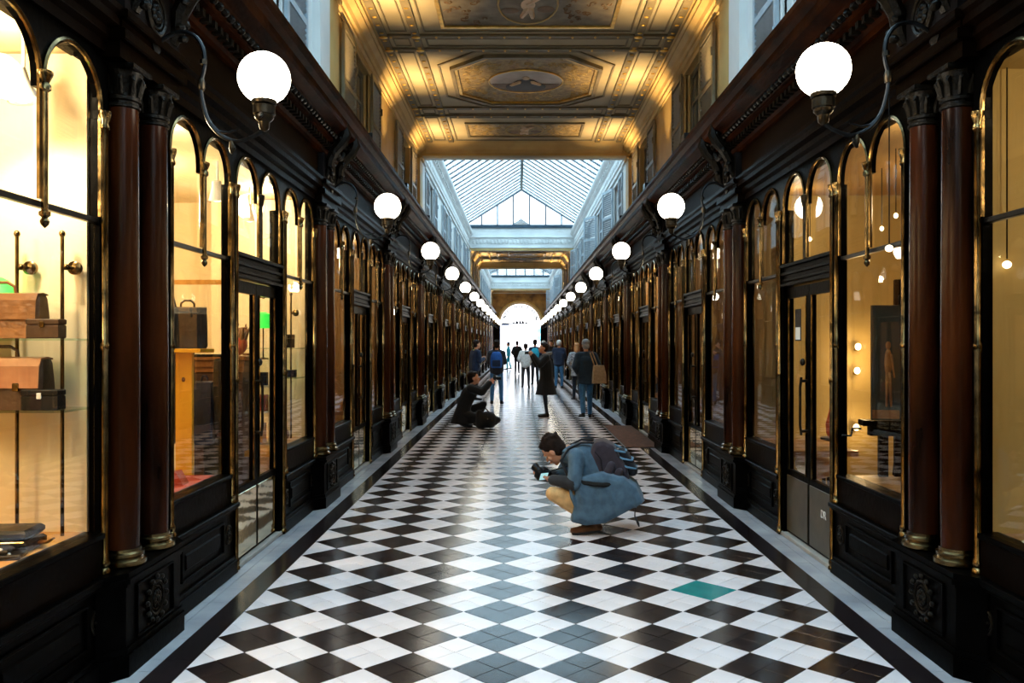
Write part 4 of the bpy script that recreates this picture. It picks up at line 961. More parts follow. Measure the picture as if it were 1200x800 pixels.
cu = bpy.data.curves.new('door_lettering', 'FONT'); cu.body = 'DR'; cu.size = .085; cu.extrude = .0015; cu.align_x = 'CENTER'; cu.space_character = .9; cu.materials.append(M['letter_white'])
o = link('door_lettering', bpy.data.meshes.new('door_lettering')); o.data = text_mesh(cu); o.location = (2.181, 6.26, .33); o.rotation_euler = (R(90), 0, R(-90)); tag(o, 'white initials on the dark lower panel of the first right door', 'lettering')
r_ = root('ottoman', (2.72, 7.9, 0), label='cream padded stool seen through the first right door', cat='stool')
ob('seat', MB().ell((0, 0, .5), (.2, .2, .13)).ell((.0, 0, .62), (.12, .12, .08)), 'cream', r_, True)
for a in range(4): ob('leg', MB().tube([(.12*math.cos(a*PI/2+.7), .12*math.sin(a*PI/2+.7), .4), (.15*math.cos(a*PI/2+.7), .15*math.sin(a*PI/2+.7), .02)], .018, 6), 'dark_wood', r_)
r_ = root('red_vase', (2.72, 7.52, 0), label='slender red bottle vase on a small stand inside the first right door', cat='vase')
ob('vase_body', MB().lathe([(.03, .8), (.05, .84), (.055, .92), (.03, 1.02), (.018, 1.08), (.022, 1.14)], n=14), 'red_leather', r_, True); ob('stand', MB().lathe([(.12, 0.02), (.12, .04), (.02, .06), (.02, .76), (.1, .78), (.1, .8)], n=14), 'dark_wood', r_, True)
r_ = root('green_pot', (2.31, 3.86, .71), label='bright green pot on a white saucer at the edge of the nearest right window', cat='pot')
ob('pot_body', MB().lathe([(.03, .012), (.045, .13), (.05, .15), (.045, .15)], n=16), mat('green_glaze', (.04, .38, .03), .3), r_, True); ob('saucer', MB().lathe([(.05, 0), (.075, .012), (.06, .012)], n=18), 'white_enamel', r_, True); ob('plant', MB().ell((0, 0, .19), (.03, .03, .05)), 'tan_leather', r_, True)
for i, (px, py) in enumerate(((1042, 291), (1180, 310))):
    Yb = 4.9 if i == 0 else 4.35
    x, y, z = W(px, py, Yb)
    r_ = root('shade_lamp', (x, y, z), label='small round lamp hanging behind the %s right window' % ('first full', 'nearest')[i], cat='ceiling lamp')
    ob('bulb', MB().ell((0, 0, 0), (.022, .022, .02)), 'bulb', r_, True); ob('cord', MB().tube([(0, 0, .03), (0, 0, 3.09-z)], .004, 5), 'iron', r_)
# goods on the ledges of the following bays
q = random.Random(11); cols_ = ['tan_leather', 'brown_leather', 'black_leather', 'red_leather', 'navy_leather', 'cream']
nmc = {'tan_leather': 'tan', 'brown_leather': 'brown', 'black_leather': 'black', 'red_leather': 'red', 'navy_leather': 'navy', 'cream': 'cream'}
for side, nm in ((1, 'right'), (-1, 'left')):
    for k in (1, 2):
        yc = PY(k)+2.07
        for wi, c in ((0, yc-1.19), (1, yc+1.19)):
            for j in range(3):
                m_ = cols_[(j*2+wi+k+(side > 0)) % 6]; y = c-.33+.33*j
                lab = '%s leather bag on the ledge of the %s window in %s shopfront bay on the %s, %s of three' % (nmc[m_], ('near', 'far')[wi], ('the second', 'the third')[k-1], nm, ('first', 'middle', 'last')[j])
                satchel('display_bag', (side*2.5, y, ZA-.01), .22, .1, q.uniform(.18, .3), m_, ' '.join(lab.split()[:16]) if False else '%s bag on the %s ledge, %s bay, %s row, %s of three' % (nmc[m_], ('near', 'far')[wi], ('second', 'third')[k-1], nm, ('first', 'middle', 'last')[j]), 'bag', buckle=False, rz=side*PI/2*-1+PI, group='bags on the ledges further along')
# door mat
r_ = root('door_mat', (1.855, 14.85, 0), label='long brown doormat lying along the right shopfronts', cat='doormat')
ob('pile_surface', MB().box(-.27, .27, -1.72, 1.72, .004, .016, .003), 'mat_brown', r_); ob('rubber_edge', MB().box(-.29, .29, -1.75, 1.75, .0, .008, .002), 'black_leather', r_)
# ------------------------------------------------------------------ people
def cloth(name, c, rough=.85, c2=None, scale=18, bump=.25): return mat(name, c, rough, c2=c2, var=.2, scale=scale, bump=bump, bscale=60, sheen=.1, spec=.25)
M['skin'] = mat('skin', (.55, .27, .16), .5, c2=(.48, .21, .12), scale=9)
M['hair_dark'] = mat('dark_brown_hair', (.024, .012, .009), .5, c2=(.008, .005, .004), scale=40, bump=.6, stretch=(1, 1, 4), ior=1.18); M['hair_blond'] = mat('blond_hair', (.55, .25, .08), .5, c2=(.35, .13, .04), scale=40, bump=.6); M['hair_grey'] = mat('grey_hair', (.35, .33, .32), .5, c2=(.2, .19, .19), scale=40, bump=.6)
M['eye_white'] = mat('eye', (.7, .7, .68), .2); M['lip'] = mat('lips', (.40, .12, .09), .5)
C_ = {}
for n_, c in dict(denim=(.062, .112, .165), black=(.006, .006, .007), jeans=(.035, .12, .24), jeans_dark=(.012, .018, .03), navy=(.008, .016, .04), blue=(.012, .07, .26), khaki=(.62, .36, .15), white=(.55, .55, .54), teal=(.02, .30, .42), tan=(.38, .25, .13), brown=(.09, .035, .012), grey=(.16, .16, .17), yellow=(.42, .40, .10), pink=(.25, .07, .09), charcoal=(.02, .02, .024), blueshade=(.008, .02, .035)).items():
    M['c_'+n_] = cloth(n_+'_cloth', c)
M['c_pattern'] = mat('black_and_white_patterned_cloth', (.45, .45, .47), .85, c2=(.03, .03, .04), scale=28)
M['c_fur'] = mat('grey_fur_trim', (.30, .29, .30), .95, c2=(.10, .09, .09), scale=60, bump=1.0)
def V3(*a): return Vector(a)
def hand(mb, wr, d, palm_n, side, curl=.5, s=1.):
    """palm, four fingers of different length and a thumb from the side of the palm; d = direction of the hand, palm_n = palm normal"""
    d = Vector(d).normalized(); pn = Vector(palm_n); pn = (pn-d*pn.dot(d)).normalized(); ac = d.cross(pn).normalized()*side
    wr = Vector(wr); kn = wr+d*.085*s
    mb.cap(wr-d*.02*s, wr+d*.03*s, .024*s, .026*s, 8)
    for o_ in (-.028, -.009, .010, .028): mb.cap(wr+d*.02*s+ac*o_*.6*s, kn+ac*o_*s, .016*s, .0125*s, 7)
    for o_, L_ in ((-.030, .062), (-.010, .078), (.011, .084), (.031, .076)):
        p = kn+ac*o_*s; a = 0.; dd = d.copy()
        for seg, fr in enumerate((.45, .32, .23)):
            a += curl*(.9 if seg else .6); dd = (d*math.cos(a)+pn*math.sin(a)).normalized(); q_ = p+dd*L_*fr*s; mb.cap(p, q_, (.0095-.001*seg)*s, (.0088-.001*seg)*s, 7); p = q_
    t0 = wr+d*.025*s+ac*.026*s; t1 = t0+(d*.55+ac*.7+pn*.35).normalized()*.042*s; t2 = t1+(d*.85+ac*.25+pn*.45).normalized()*.034*s
    mb.cap(t0, t1, .0135*s, .011*s, 7); mb.cap(t1, t2, .011*s, .009*s, 7)
def basis(F, U):
    F = Vector(F).normalized(); U = Vector(U); U = (U-F*U.dot(F)).normalized(); Rr = F.cross(U).normalized()
    return Matrix((Rr, F, U)).transposed()      # columns: right, forward, up
def head(mb, c, B):
    B = B*1.07; c = Vector(c); P = lambda x, y, z: c+B @ V3(x, y, z)
    mb.ell(P(0, -.012, .025), (.074, .095, .088), B, 16, 11); mb.ell(P(0, .022, -.045), (.056, .062, .066), B); mb.ell(P(0, .062, -.088), (.026, .022, .022), B)
    mb.cap(P(0, .082, .012), P(0, .104, -.026), .009, .014, 8); mb.ell(P(0, .085, -.05), (.024, .012, .008), B, 10, 6); mb.ell(P(0, .084, -.062), (.022, .012, .008), B, 10, 6)
    for s_ in (-1, 1):
        mb.ell(P(s_*.032, .076, .024), (.02, .01, .007), B, 8, 5); mb.ell(P(s_*.076, -.008, -.008), (.009, .02, .033), B, 10, 7); mb.ell(P(s_*.045, .055, -.025), (.022, .022, .022), B, 8, 6)
def std(lean=0., spread=.09, step=(0, 0), arms='down', s=1.):
    J = dict(hip=V3(0, 0, .93), waist=V3(0, .0, 1.08), chest=V3(0, .01+lean*.5, 1.28), neck=V3(0, .0+lean, 1.46), head=V3(0, .03+lean*1.3, 1.625), F=V3(0, 1, 0), U=V3(0, 0, 1))
    for i, sd in ((0, -1), (1, 1)):
        st = step[i]
        J['hj%d' % i] = V3(sd*.085, 0, .92); J['kn%d' % i] = V3(sd*spread, .02+st*.55, .50+abs(st)*.02); J['an%d' % i] = V3(sd*(spread+.01), -.03+st, .085+(.04 if st < -.1 else 0)); J['toe%d' % i] = J['an%d' % i]+V3(sd*.03, .15, -.055)
        J['sh%d' % i] = V3(sd*.175, lean*.85, 1.40)
        if arms == 'down': J['el%d' % i] = V3(sd*.235, -.03+lean*.5, 1.14); J['wr%d' % i] = V3(sd*.235, .06+lean*.3, .90); J['hd%d' % i] = V3(0, .15, -1); J['pn%d' % i] = V3(-sd, .2, 0); J['cu%d' % i] = .35
        elif arms == 'front': J['el%d' % i] = V3(sd*.22, .06, 1.14); J['wr%d' % i] = V3(sd*.10, .27, 1.22); J['hd%d' % i] = V3(-sd*.5, .7, .3); J['pn%d' % i] = V3(-sd, 0, .2); J['cu%d' % i] = .8
        elif arms == 'photo': J['el%d' % i] = V3(sd*.20, .19, 1.24); J['wr%d' % i] = V3(sd*.09, .33, 1.47); J['hd%d' % i] = V3(-sd*.35, .5, .6); J['pn%d' % i] = V3(-sd, .0, .1); J['cu%d' % i] = .8
        elif arms == 'pocket': J['el%d' % i] = V3(sd*.27, -.06, 1.15); J['wr%d' % i] = V3(sd*.17, .07, 1.0); J['hd%d' % i] = V3(-sd*.3, .6, -.6); J['pn%d' % i] = V3(-sd, 0, 0); J['cu%d' % i] = .6
    return J
def person(label, loc, rz, J, cl, s=1., coat=None, vox=.010, cvox=.013, hair='hair_dark', long_hair=False, hat=None, hood=None, fine=False, group=None):
    r_ = root('person', loc, rz, label=label, cat='person', group=group); r_.scale = (s, s, s)
    B = basis(J['F'], J['U']); up = B.col[2]
    mb = MB(); head(mb, J['head'], B); mb.cap(J['neck']-V3(0, 0, .03), J['head']+B @ V3(0, -.02, -.06), .055, .05)
    mb.chain([J['hip'], J['waist'], J['chest'], J['neck']], [.115, .105, .115, .055]); mb.cap(J['sh0'], J['sh1'], .055, .055)
    for i in (0, 1):
        mb.chain([J['sh%d' % i], J['el%d' % i], J['wr%d' % i]], [.045, .034, .023]); mb.cap(J['hj%d' % i], J['kn%d' % i], .072, .05); mb.cap(J['kn%d' % i], J['an%d' % i], .05, .034); mb.cap(J['an%d' % i]-V3(0, 0, .02), J['toe%d' % i], .032, .026)
        hand(mb, J['wr%d' % i], J['hd%d' % i], J['pn%d' % i], -1 if i else 1, J['cu%d' % i])
    remesh(ob('body', mb, 'skin', r_, True), vox, 2, .5)
    if 'sh' in cl or True:
        mb = MB(); fl = .02 if cl.get('top_fit', 0) == 0 else cl['top_fit']
        side = B.col[0]
        for a, b, ra, rb in ((J['hip'], J['waist'], .125+fl*.5, .12+fl*.5), (J['waist'], J['chest'], .12+fl*.5, .13+fl*.5)):
            for o_ in (-.055, 0, .055): mb.cap(a+V3(o_, 0, 0), b+V3(o_*1.1, 0, 0), ra, rb)
        mb.cap(J['sh0']*.86+J['sh1']*.14, J['sh0']*.14+J['sh1']*.86, .078+fl*.3, .078+fl*.3); mb.cap(J['chest'], J['neck']-V3(0, 0, .03), .14, .082)
        for i in (0, 1): mb.chain([J['sh%d' % i], J['el%d' % i], J['wr%d' % i]+(J['el%d' % i]-J['wr%d' % i])*.06], [.07+fl*.3, .056+fl*.4, .040+fl*.3])
        for q_ in cl.get('folds', ()): mb.tube([Vector(v) for v in q_], [.006]+[.014]*(len(q_)-2)+[.005], 6)
        if coat:   # hem: (length below the hip, half width, half depth)
            L_, hw, hd = coat; n = 20; rings = []
            for t in (0, .35, .7, 1.0):
                c = J['hip'].lerp(J['hip']+V3(0, 0, -L_)+V3(0, cl.get('hem_y', 0), 0), t)+V3(0, 0, .1*(1-t)); w_, d_ = .165+(hw-.165)*t, .135+(hd-.135)*t
                rings.append([c+V3(w_*math.cos(2*PI*k/n)*(1+.03*math.sin(5*k)), d_*math.sin(2*PI*k/n)*(1+.04*math.cos(4*k)), 0) for k in range(n)])
            mb.loft(rings)
        remesh(ob(cl.get('top_name', 'jacket'), mb, cl['top'], r_, True), cvox, 5)
        mb = MB().tube([J['neck']+V3(.062*math.cos(k*PI/6), .062*math.sin(k*PI/6), .0) for k in range(12)], .024, 7, closed=True); ob('collar', mb, cl.get('collar', cl['top']), r_, True)
    mb = MB(); mb.cap(J['hj0'], J['hj1'], .105, .105)
    for i in (0, 1): mb.chain([J['hj%d' % i], J['kn%d' % i], J['an%d' % i]+(J['kn%d' % i]-J['an%d' % i])*cl.get('cuff', .04)], [.098, .068+cl.get('leg_w', 0), .052+cl.get('leg_w', 0)])
    remesh(ob('trousers', mb, cl['legs'], r_, True), cvox, 4)
    for i in (0, 1):
        a, t = J['an%d' % i], J['toe%d' % i]; d = (t-a); d.z = 0; d = d.normalized() if d.length > .02 else V3(0, 1, 0); sole = min(a.z-.08, t.z-.03)
        mb = MB().cap(a+V3(0, 0, .01), a-V3(0, 0, .02), .046, .046).chain([a-d*.035+V3(0, 0, -.045), a+d*.03+V3(0, 0, -.04), t], [.036, .042, .034]).cap(t, t+d*.04, .034, .028)
        o = ob('shoe', mb, cl.get('shoes', 'c_black'), r_, True); remesh(o, .009, 3)
        mb = MB().chain([a-d*.035+V3(0, 0, -.072), t+V3(0, 0, -.022), t+d*.04+V3(0, 0, -.022)], [.012, .012, .012]); mb2 = MB()
        for o_ in (-.022, 0, .022):
            pr = d.cross(V3(0, 0, 1))*o_; mb2.chain([a-d*.035+V3(0, 0, -.070)+pr, t+V3(0, 0, -.024)+pr, t+d*.04+V3(0, 0, -.024)+pr], [.012, .012, .01], 6)
        ob('sole', mb2, 'c_black', o, True)
    B = B*1.07; c = J['head']; P = lambda x, y, z: c+B @ V3(x, y, z)
    if hat:
        mb = MB().ell(P(0, -.014, .055), (.088, .108, .085), B, 16, 10); mb.ell(P(0, -.012, .03), (.092, .112, .028), B, 16, 6); ob('hat', mb, hat, r_, True)
        mb = MB().ell(P(0, -.035, .0), (.078, .085, .085), B, 16, 10); ob('hair', mb, hair, r_, True)
    else:
        mb = MB().ell(P(0, -.028, .046), (.084, .094, .086), B, 18, 12); mb.ell(P(0, -.045, -.005), (.074, .070, .082), B); mb.ell(P(0, .03, .092), (.06, .045, .032), B)
        if long_hair:
            mb.chain([P(.0, -.06, .02), P(0, -.08, -.09), P(0, -.07, -.2)], [.075, .07, .04]); mb.cap(P(.062, -.01, .0), P(.065, -.02, -.12), .03, .02); mb.cap(P(-.062, -.01, .0), P(-.065, -.02, -.12), .03, .02)
        q_ = random.Random(5)
        for k in range(26): a_, b_ = q_.uniform(0, 2*PI), q_.uniform(.1, 1.2); mb.ell(P(.078*math.cos(a_)*math.sin(b_), -.035+.088*math.sin(a_)*math.sin(b_), .046+.082*math.cos(b_)), (.02, .026, .014), B @ Euler((a_, b_, 0)).to_matrix(), 7, 5)
        remesh(ob('hair', mb, hair, r_, True), .008, 2, .4)
    if hood:
        mb = MB().tube([J['neck']+B @ V3(.10*math.cos(k*PI/7), -.045+.085*math.sin(k*PI/7), .035-.03*math.sin(k*PI/7)) for k in range(14)], .036, 8, closed=True); ob('hood_trim', mb, hood, r_, True)
    for s_ in (-1, 1):
        ob('eye', MB().ell(P(s_*.031, .076, .008), (.013, .010, .009), B, 10, 7), 'eye_white', r_, True)
    mb = MB().ell(P(.031, .0845, .008), (.006, .004, .006), B, 8, 6).ell(P(-.031, .0845, .008), (.006, .004, .006), B, 8, 6); ob('iris', mb, 'c_black', r_, True)
    ob('mouth', MB().ell(P(0, .092, -.056), (.022, .006, .006), B, 10, 6), 'lip', r_, True)
    return r_
def bag_on_back(r_unused, label, loc, rz, mm, w=.30, h=.44, d=.17, strap_m='c_black', pocket_m=None, s=1., group=None):
    b = root('backpack', loc, rz, label=label, cat='backpack'); b.scale = (s, s, s)
    rings = []
    for z, e in ((0, .03), (.03, 0), (h*.5, -.01), (h*.82, .01), (h*.96, .05), (h, .09)):
        hw, hd = w/2-e, d/2-e*.5; k = .045
        rings.append([(-hw+k, -hd, z), (hw-k, -hd, z), (hw, -hd+k*.8, z), (hw, hd, z), (-hw, hd, z), (-hw, -hd+k*.8, z)])
    ob('pack_body', MB().loft(rings), mm, b, True); ob('front_pocket', MB().box(-w*.36, w*.36, -d/2-.035, -d/2+.01, .04, h*.5, .02), pocket_m or mm, b)
    ob('top_handle', MB().tube([(-.04, d*.3, h-.02), (-.03, d*.3, h+.03), (.03, d*.3, h+.03), (.04, d*.3, h-.02)], .008, 6), strap_m, b, True)
    for s_ in (-1, 1): ob('shoulder_strap', MB().tube([(s_*.09, d*.42, h*.9), (s_*.12, d*.55+.08, h+.055), (s_*.13, d*.5+.22, h*.93), (s_*.15, d*.5+.24, h*.6), (s_*.17, d*.5+.12, h*.25), (s_*.13, d*.42, h*.08)], .017, 7, flat=.45), strap_m, b, True)
    return b
def camera_prop(loc, rz, label, s=1.):
    r_ = root('camera', loc, rz, label=label, cat='camera'); r_.scale = (s, s, s)
    ob('camera_body', MB().box(-.065, .065, -.03, .03, -.045, .04, .008).box(-.025, .025, -.025, .025, .04, .062, .006).box(.04, .07, -.03, .042, -.045, .035, .01), 'black_leather', r_)
    ob('lens', MB().lathe([(.03, .028), (.036, .04), (.036, .07), (.032, .10), (.038, .11), (.038, .13), (.02, .13)], (0, 0, -.005), 'y', 18), 'iron', r_, True)
    ob('screen', MB().box(-.048, .03, -.0325, -.03, -.035, .03), emit('camera_screen', (.35, .62, .66), .9) if 'camera_screen' not in bpy.data.materials else bpy.data.materials['camera_screen'], r_)
    return r_
def at(px, Y): return CAMX+(px-608)*Y/975

# --- the crouching photographer, facing left
J = dict(hip=V3(0, -.13, .25), waist=V3(0, -.06, .44), chest=V3(0, .07, .645), neck=V3(0, .21, .705), head=V3(.0, .335, .705), F=V3(.28, .66, -.70), U=V3(0, .7, .7))
J.update(hj0=V3(-.10, -.13, .235), hj1=V3(.10, -.13, .235), kn0=V3(-.185, .33, .355), kn1=V3(.17, .27, .27), an0=V3(-.13, -.03, .105), an1=V3(.13, -.10, .15), toe0=V3(-.15, .12, .035), toe1=V3(.14, .03, .035))
J.update(sh0=V3(-.185, .13, .675), sh1=V3(.185, .15, .675), el0=V3(-.245, .14, .455), el1=V3(.22, .28, .45), wr0=V3(-.12, .345, .465), wr1=V3(.08, .42, .46), hd0=V3(.45, .65, .12), hd1=V3(-.45, .5, .1), pn0=V3(.4, -.2, .9), pn1=V3(-.4, -.2, .9), cu0=.75, cu1=.75)
MX, MY = .53, 7.31
man = person('person crouching in a blue grey coat, looking at a camera screen, beside the teal tile', (MX, MY, 0), PI/2-R(6), J,
             dict(top='c_denim', legs='c_khaki', shoes='c_brown', cuff=.10, top_fit=.012, top_name='coat_top', leg_w=-.004, folds=[[(-.175+.0*k, .13-.01*k, .60-.035*k), (-.172, .05-.02*k, .575-.03*k), (-.155, -.04-.02*k, .60-.035*k)] for k in range(4)]+[[(-.235, .16, .60), (-.262, .15, .55), (-.262, .13, .50)]]), vox=.006, cvox=.010, fine=True)
prof = [(.145, .475), (.15, .30), (.185, .115), (.05, .085), (-.12, .11), (-.30, .21), (-.46, .30), (-.40, .43), (-.28, .52), (-.10, .56), (.08, .52)]
mb = MB()
def prof_ring(x, k, dy=0): cx_, cz_ = -.08, .34; return [(x, cx_+(p[0]-cx_)*k+dy, cz_+(p[1]-cz_)*k) for p in prof]
mb.loft([prof_ring(-.272, .74), prof_ring(-.25, .94), prof_ring(-.12, 1.0), prof_ring(0, .98), prof_ring(.12, 1.0), prof_ring(.25, .94), prof_ring(.272, .74)])
for k in range(7): yy = -.38+.085*k; mb.tube([(-.25, yy+.06, .45), (-.268, yy+.03, .34), (-.258, yy, .22+abs(k-4)*.01)], [.010, .022, .008], 6)
skirt = ob('coat_skirt', mb, 'c_denim', man, True); remesh(skirt, .010, 6)
ob('shaded_sleeve', MB().cap(V3(-.243, .15, .456), V3(-.135, .33, .464), .062, .047, 14), 'c_charcoal', man, True); ob('shaded_sleeve', MB().cap(V3(.218, .285, .45), V3(.09, .41, .458), .058, .046, 14), 'c_charcoal', man, True)  # charcoal over the forearms paints in the shade on the coat sleeves
ob('belt', MB().tube([(-.20, .13, .49), (-.262, .06, .468), (-.284, -.03, .458), (-.285, -.10, .455), (-.25, -.17, .46)], .019, 7), 'c_black', man, True)
cp = camera_prop((MX-.43, MY-.03, .505), PI/2-R(40), 'black camera with lit screen held by the crouching person', 1.0); cp.rotation_euler = (R(25), R(0), PI/2-R(55))
ob('neck_strap', MB().tube([(.06, -.01, .03), (.10, -.08, .10), (.11, -.16, .17)], .006, 6), 'c_black', cp, True)
bp_ = root('backpack', (MX, MY, 0), PI/2-R(6), label='dark purple grey backpack with pale blue straps on the crouching person', cat='backpack')
bprof = [(.02, .70), (-.02, .80), (-.10, .815), (-.19, .775), (-.31, .58), (-.335, .46), (-.28, .425), (-.10, .40), (-.055, .50)]
M['pack'] = cloth('purple_grey_nylon', (.035, .026, .036)); M['pack_blue'] = cloth('pale_blue_webbing', (.10, .22, .34)); M['pack_dark'] = cloth('dark_nylon', (.008, .009, .014))
mb = MB()
def pr(x, k): cx_, cz_ = -.16, .61; return [(x, cx_+(p[0]-cx_)*k, cz_+(p[1]-cz_)*k) for p in bprof]
mb.loft([pr(-.165, .80), pr(-.15, .96), pr(-.08, 1.0), pr(.08, 1.0), pr(.15, .96), pr(.165, .80)]); remesh(ob('pack_body', mb, 'pack', bp_, True), .009, 3)
ob('side_pocket', MB().cap(V3(-.165, -.13, .50), V3(-.165, -.17, .60), .045, .04).cap(V3(-.165, -.20, .47), V3(-.165, -.24, .55), .04, .035), 'pack', bp_, True)
ob('front_pocket', MB().cap(V3(-.08, -.27, .68), V3(-.08, -.35, .55), .05).cap(V3(.08, -.27, .68), V3(.08, -.35, .55), .05).cap(V3(0, -.27, .68), V3(0, -.35, .55), .055), 'pack_dark', bp_, True)
for a, b in (((-.17, .76), (-.255, .715)), ((-.235, .69), (-.315, .645)), ((-.27, .62), (-.345, .575))):
    ob('compression_strap', MB().tube([(-.135, a[0]+.02, a[1]-.01), (-.155, (a[0]+b[0])/2, (a[1]+b[1])/2-.01), (-.11, b[0]-.03, b[1]-.005), (0, b[0]-.045, b[1]+.005), (.1, b[0]-.02, b[1]), (.15, a[0], a[1])], .011, 7, flat=.8), 'pack_blue', bp_, True)
ob('zip', MB().tube([(-.172, -.03, .72), (-.176, -.08, .66), (-.176, -.10, .52)], .003, 5), 'iron', bp_, True)
for sd in (-1, 1): ob('shoulder_strap', MB().tube([(sd*.10, -.02, .79), (sd*.125, .09, .79), (sd*.14, .20, .735), (sd*.17, .26, .64), (sd*.21, .20, .52), (sd*.235, .08, .46), (sd*.19, -.06, .45)], .019, 7, flat=.55), 'pack_dark', bp_, True)
ob('dangling_strap', MB().tube([(-.10, -.37, .35), (-.10, -.375, .26), (-.10, -.372, .16), (-.10, -.40, .10), (-.10, -.41, .07)], [.005, .005, .006, .013, .006], 6), 'pack_dark', bp_, True)

# --- crouching figure in black on the left, photographing to the right
J2 = dict(hip=V3(0, -.16, .30), waist=V3(0, -.13, .46), chest=V3(0, -.04, .66), neck=V3(0, .02, .82), head=V3(0, .06, .965), F=V3(0, 1, .15), U=V3(0, -.15, 1))
J2.update(hj0=V3(-.1, -.16, .28), hj1=V3(.1, -.16, .28), kn0=V3(-.17, .24, .44), kn1=V3(.16, .25, .18), an0=V3(-.14, .10, .10), an1=V3(.13, -.15, .13), toe0=V3(-.15, .25, .03), toe1=V3(.13, -.03, .035), sh0=V3(-.18, .0, .77), sh1=V3(.18, .0, .77), el0=V3(-.2, .22, .70), el1=V3(.2, .22, .70), wr0=V3(-.08, .36, .88), wr1=V3(.1, .38, .88), hd0=V3(.3, .5, .5), hd1=V3(-.3, .5, .5), pn0=V3(1, 0, 0), pn1=V3(-1, 0, 0), cu0=.8, cu1=.8)
person('person in black crouching at left and taking a picture towards the right', (at(552, 16.3), 16.3, 0), -PI/2, J2, dict(top='c_black', legs='c_black', top_fit=.05), coat=(.22, .23, .26), vox=.012, cvox=.014)
camera_prop((at(552, 16.3)+.46, 16.3, .97), -PI/2, 'black camera raised by the crouching person in black')
b = root('camera_bag', (at(571, 16.1), 16.1, 0), R(15), label='bulky black rucksack standing on the floor before the crouching person in black', cat='bag')
remesh(ob('bag_body', MB().ell((0, 0, .17), (.2, .14, .165)).cap((-.12, 0, .1), (-.15, 0, .3), .12, .07).cap((.05, 0, .1), (.2, 0, .16), .1, .07), 'c_black', b, True), .014, 3); ob('buckle', MB().ell((-.02, -.14, .2), (.014, .01, .014)).ell((.07, -.13, .16), (.014, .01, .014)), 'brass', b, True); ob('strap', MB().tube([(-.15, 0, .34), (-.05, -.05, .4), (.08, 0, .27)], .012, 6), 'c_charcoal', b, True)
# --- standing people
p = (at(582, 22.7), 22.7)
person('person in dark jacket and blue jeans seen from behind, wearing a bright blue backpack', (*p, 0), 0, std(0, .12, (-.02, .04), 'front'), dict(top='c_charcoal', legs='c_jeans', shoes='c_black', top_fit=.04), s=.985)
bag_on_back(None, 'bright blue backpack on the person in blue jeans', (p[0], p[1]-.215, .98), 0, 'c_blue', strap_m='c_navy', pocket_m='c_navy')
person('person in dark jacket with yellow green scarf standing behind the crouching person', (at(556, 24.2), 24.2, 0), -R(60), std(.04, .08, (0, 0), 'front'), dict(top='c_navy', legs='c_charcoal', collar='c_yellow', top_fit=.04), s=.99, hair='hair_dark')
J3 = std(.03, .06, (.03, .0), 'photo'); J3['F'] = V3(0, 1, .12)
person('woman in knee length black coat with grey fur hood, standing in profile', (at(640, 18.6), 18.6, 0), PI/2+R(10), J3, dict(top='c_black', legs='c_jeans_dark', shoes='c_black', top_fit=.06, leg_w=-.012), s=.945, coat=(.40, .27, .26), hood='c_fur')
camera_prop((at(640, 18.6)-.36, 18.64, 1.44), PI/2, 'small dark camera raised by the woman in the black coat', .9)
p = (at(687, 18.3), 18.3)
person('person in dark long jacket and grey cap walking away with a tan shoulder bag', (*p, 0), R(8), std(.02, .10, (-.16, .14), 'pocket'), dict(top='c_blueshade', legs='c_jeans', shoes='c_black', top_fit=.05), s=.985, coat=(.16, .21, .18), hat='c_grey', hair='hair_grey')
b = root('shoulder_bag', (p[0]+.27, p[1]-.12, .77), R(10), label='tan canvas shoulder bag on the hip of the person in the grey cap', cat='bag')
remesh(ob('bag_body', MB().loft([[(-.16, -.05, 0), (.16, -.05, 0), (.16, .05, 0), (-.16, .05, 0)], [(-.15, -.06, .2), (.15, -.06, .2), (.15, .06, .2), (-.15, .06, .2)], [(-.13, -.03, .40), (.11, -.03, .40), (.11, .03, .40), (-.13, .03, .40)]]), 'c_tan', b, True), .012, 3); ob('strap', MB().tube([(-.1, 0, .38), (-.2, 0, .66), (-.14, .06, .7), (-.03, .03, .4)], .014, 7, flat=.5), 'c_tan', b, True)
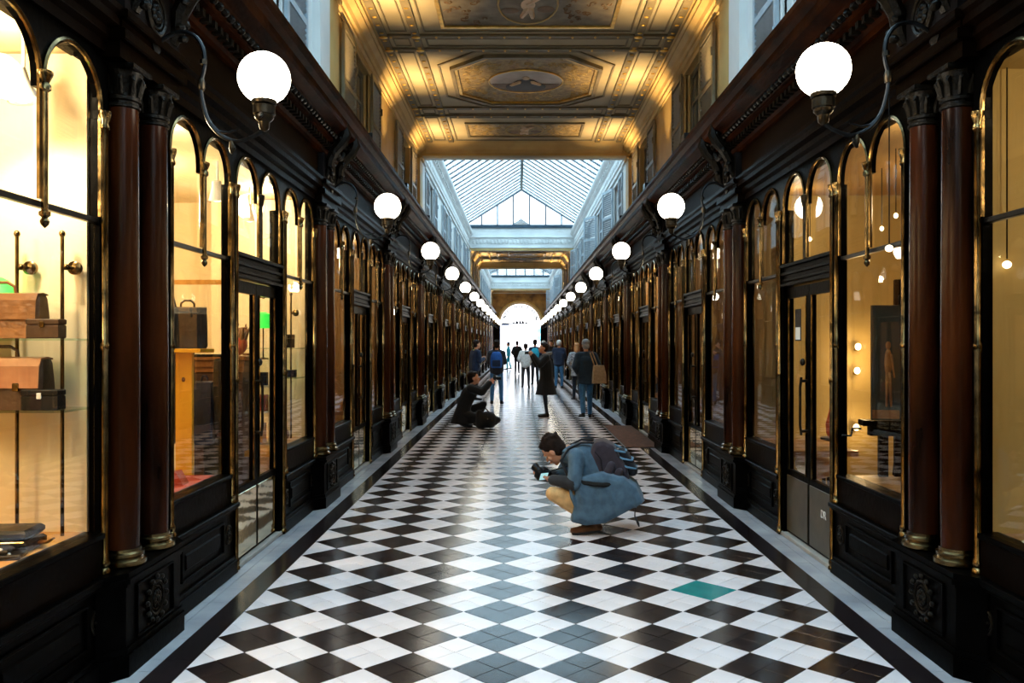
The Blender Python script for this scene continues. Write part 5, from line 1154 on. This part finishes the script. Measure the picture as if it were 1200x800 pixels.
person('blond woman in black and white patterned coat beside the person in the grey cap', (at(676, 24.4), 24.4, 0), R(4), std(0, .07, (.1, -.1), 'pocket'), dict(top='c_pattern', legs='c_jeans_dark', top_fit=.03), s=.94, coat=(.2, .2, .17), hair='hair_blond', long_hair=True)
person('person in dark coat with pink scarf, farthest one walking in the middle', (at(606, 44.7), 44.7, 0), 0, std(0, .08, (.12, -.12), 'pocket'), dict(top='c_black', legs='c_black', collar='c_pink', top_fit=.04), s=1.0, coat=(.1, .19, .17), vox=.016, cvox=.018)
person('person in white padded jacket and dark trousers seen from behind', (at(616, 31), 31, 0), 0, std(0, .11, (.05, -.08), 'pocket'), dict(top='c_white', legs='c_charcoal', top_fit=.06), s=.93, coat=(.06, .19, .17), vox=.014, cvox=.016)
p = (at(627, 33.2), 33.2)
person('person in navy jacket with a teal backpack, behind the woman in black', (*p, 0), 0, std(0, .09, (0, 0), 'pocket'), dict(top='c_navy', legs='c_charcoal', top_fit=.04), s=1.02, vox=.014, cvox=.016)
bag_on_back(None, 'teal backpack on the person behind the woman in black', (p[0], p[1]-.22, 1.02), 0, 'c_teal', strap_m='c_navy')
person('person in navy jacket, blue jeans and pale knitted hat near the right shopfronts', (at(655, 30.4), 30.4, 0), R(-12), std(0, .10, (.0, .03), 'front'), dict(top='c_navy', legs='c_jeans', top_fit=.05), s=1.0, coat=(.08, .2, .17), hat='c_white', hair='hair_grey', vox=.014, cvox=.016)
person('person in white hat and dark clothes between the teal backpack and the pale knitted hat', (at(637, 36), 36, 0), PI, std(0, .09, (0, 0), 'down'), dict(top='c_charcoal', legs='c_black', collar='c_pink'), s=1.0, hat='c_white', vox=.016, cvox=.018)
person('person in dark coat farther back, left of the pale knitted hat', (at(646, 38.5), 38.5, 0), PI-.4, std(0, .09, (0, 0), 'down'), dict(top='c_black', legs='c_black'), s=1.01, coat=(.2, .19, .17), vox=.016, cvox=.018)
person('person in teal jacket passing in the street light, left of the middle', (at(596, 52), 52, 0), PI/2, std(0, .09, (.12, -.12), 'down'), dict(top='c_teal', legs='c_teal'), s=.97, vox=.016, cvox=.018)
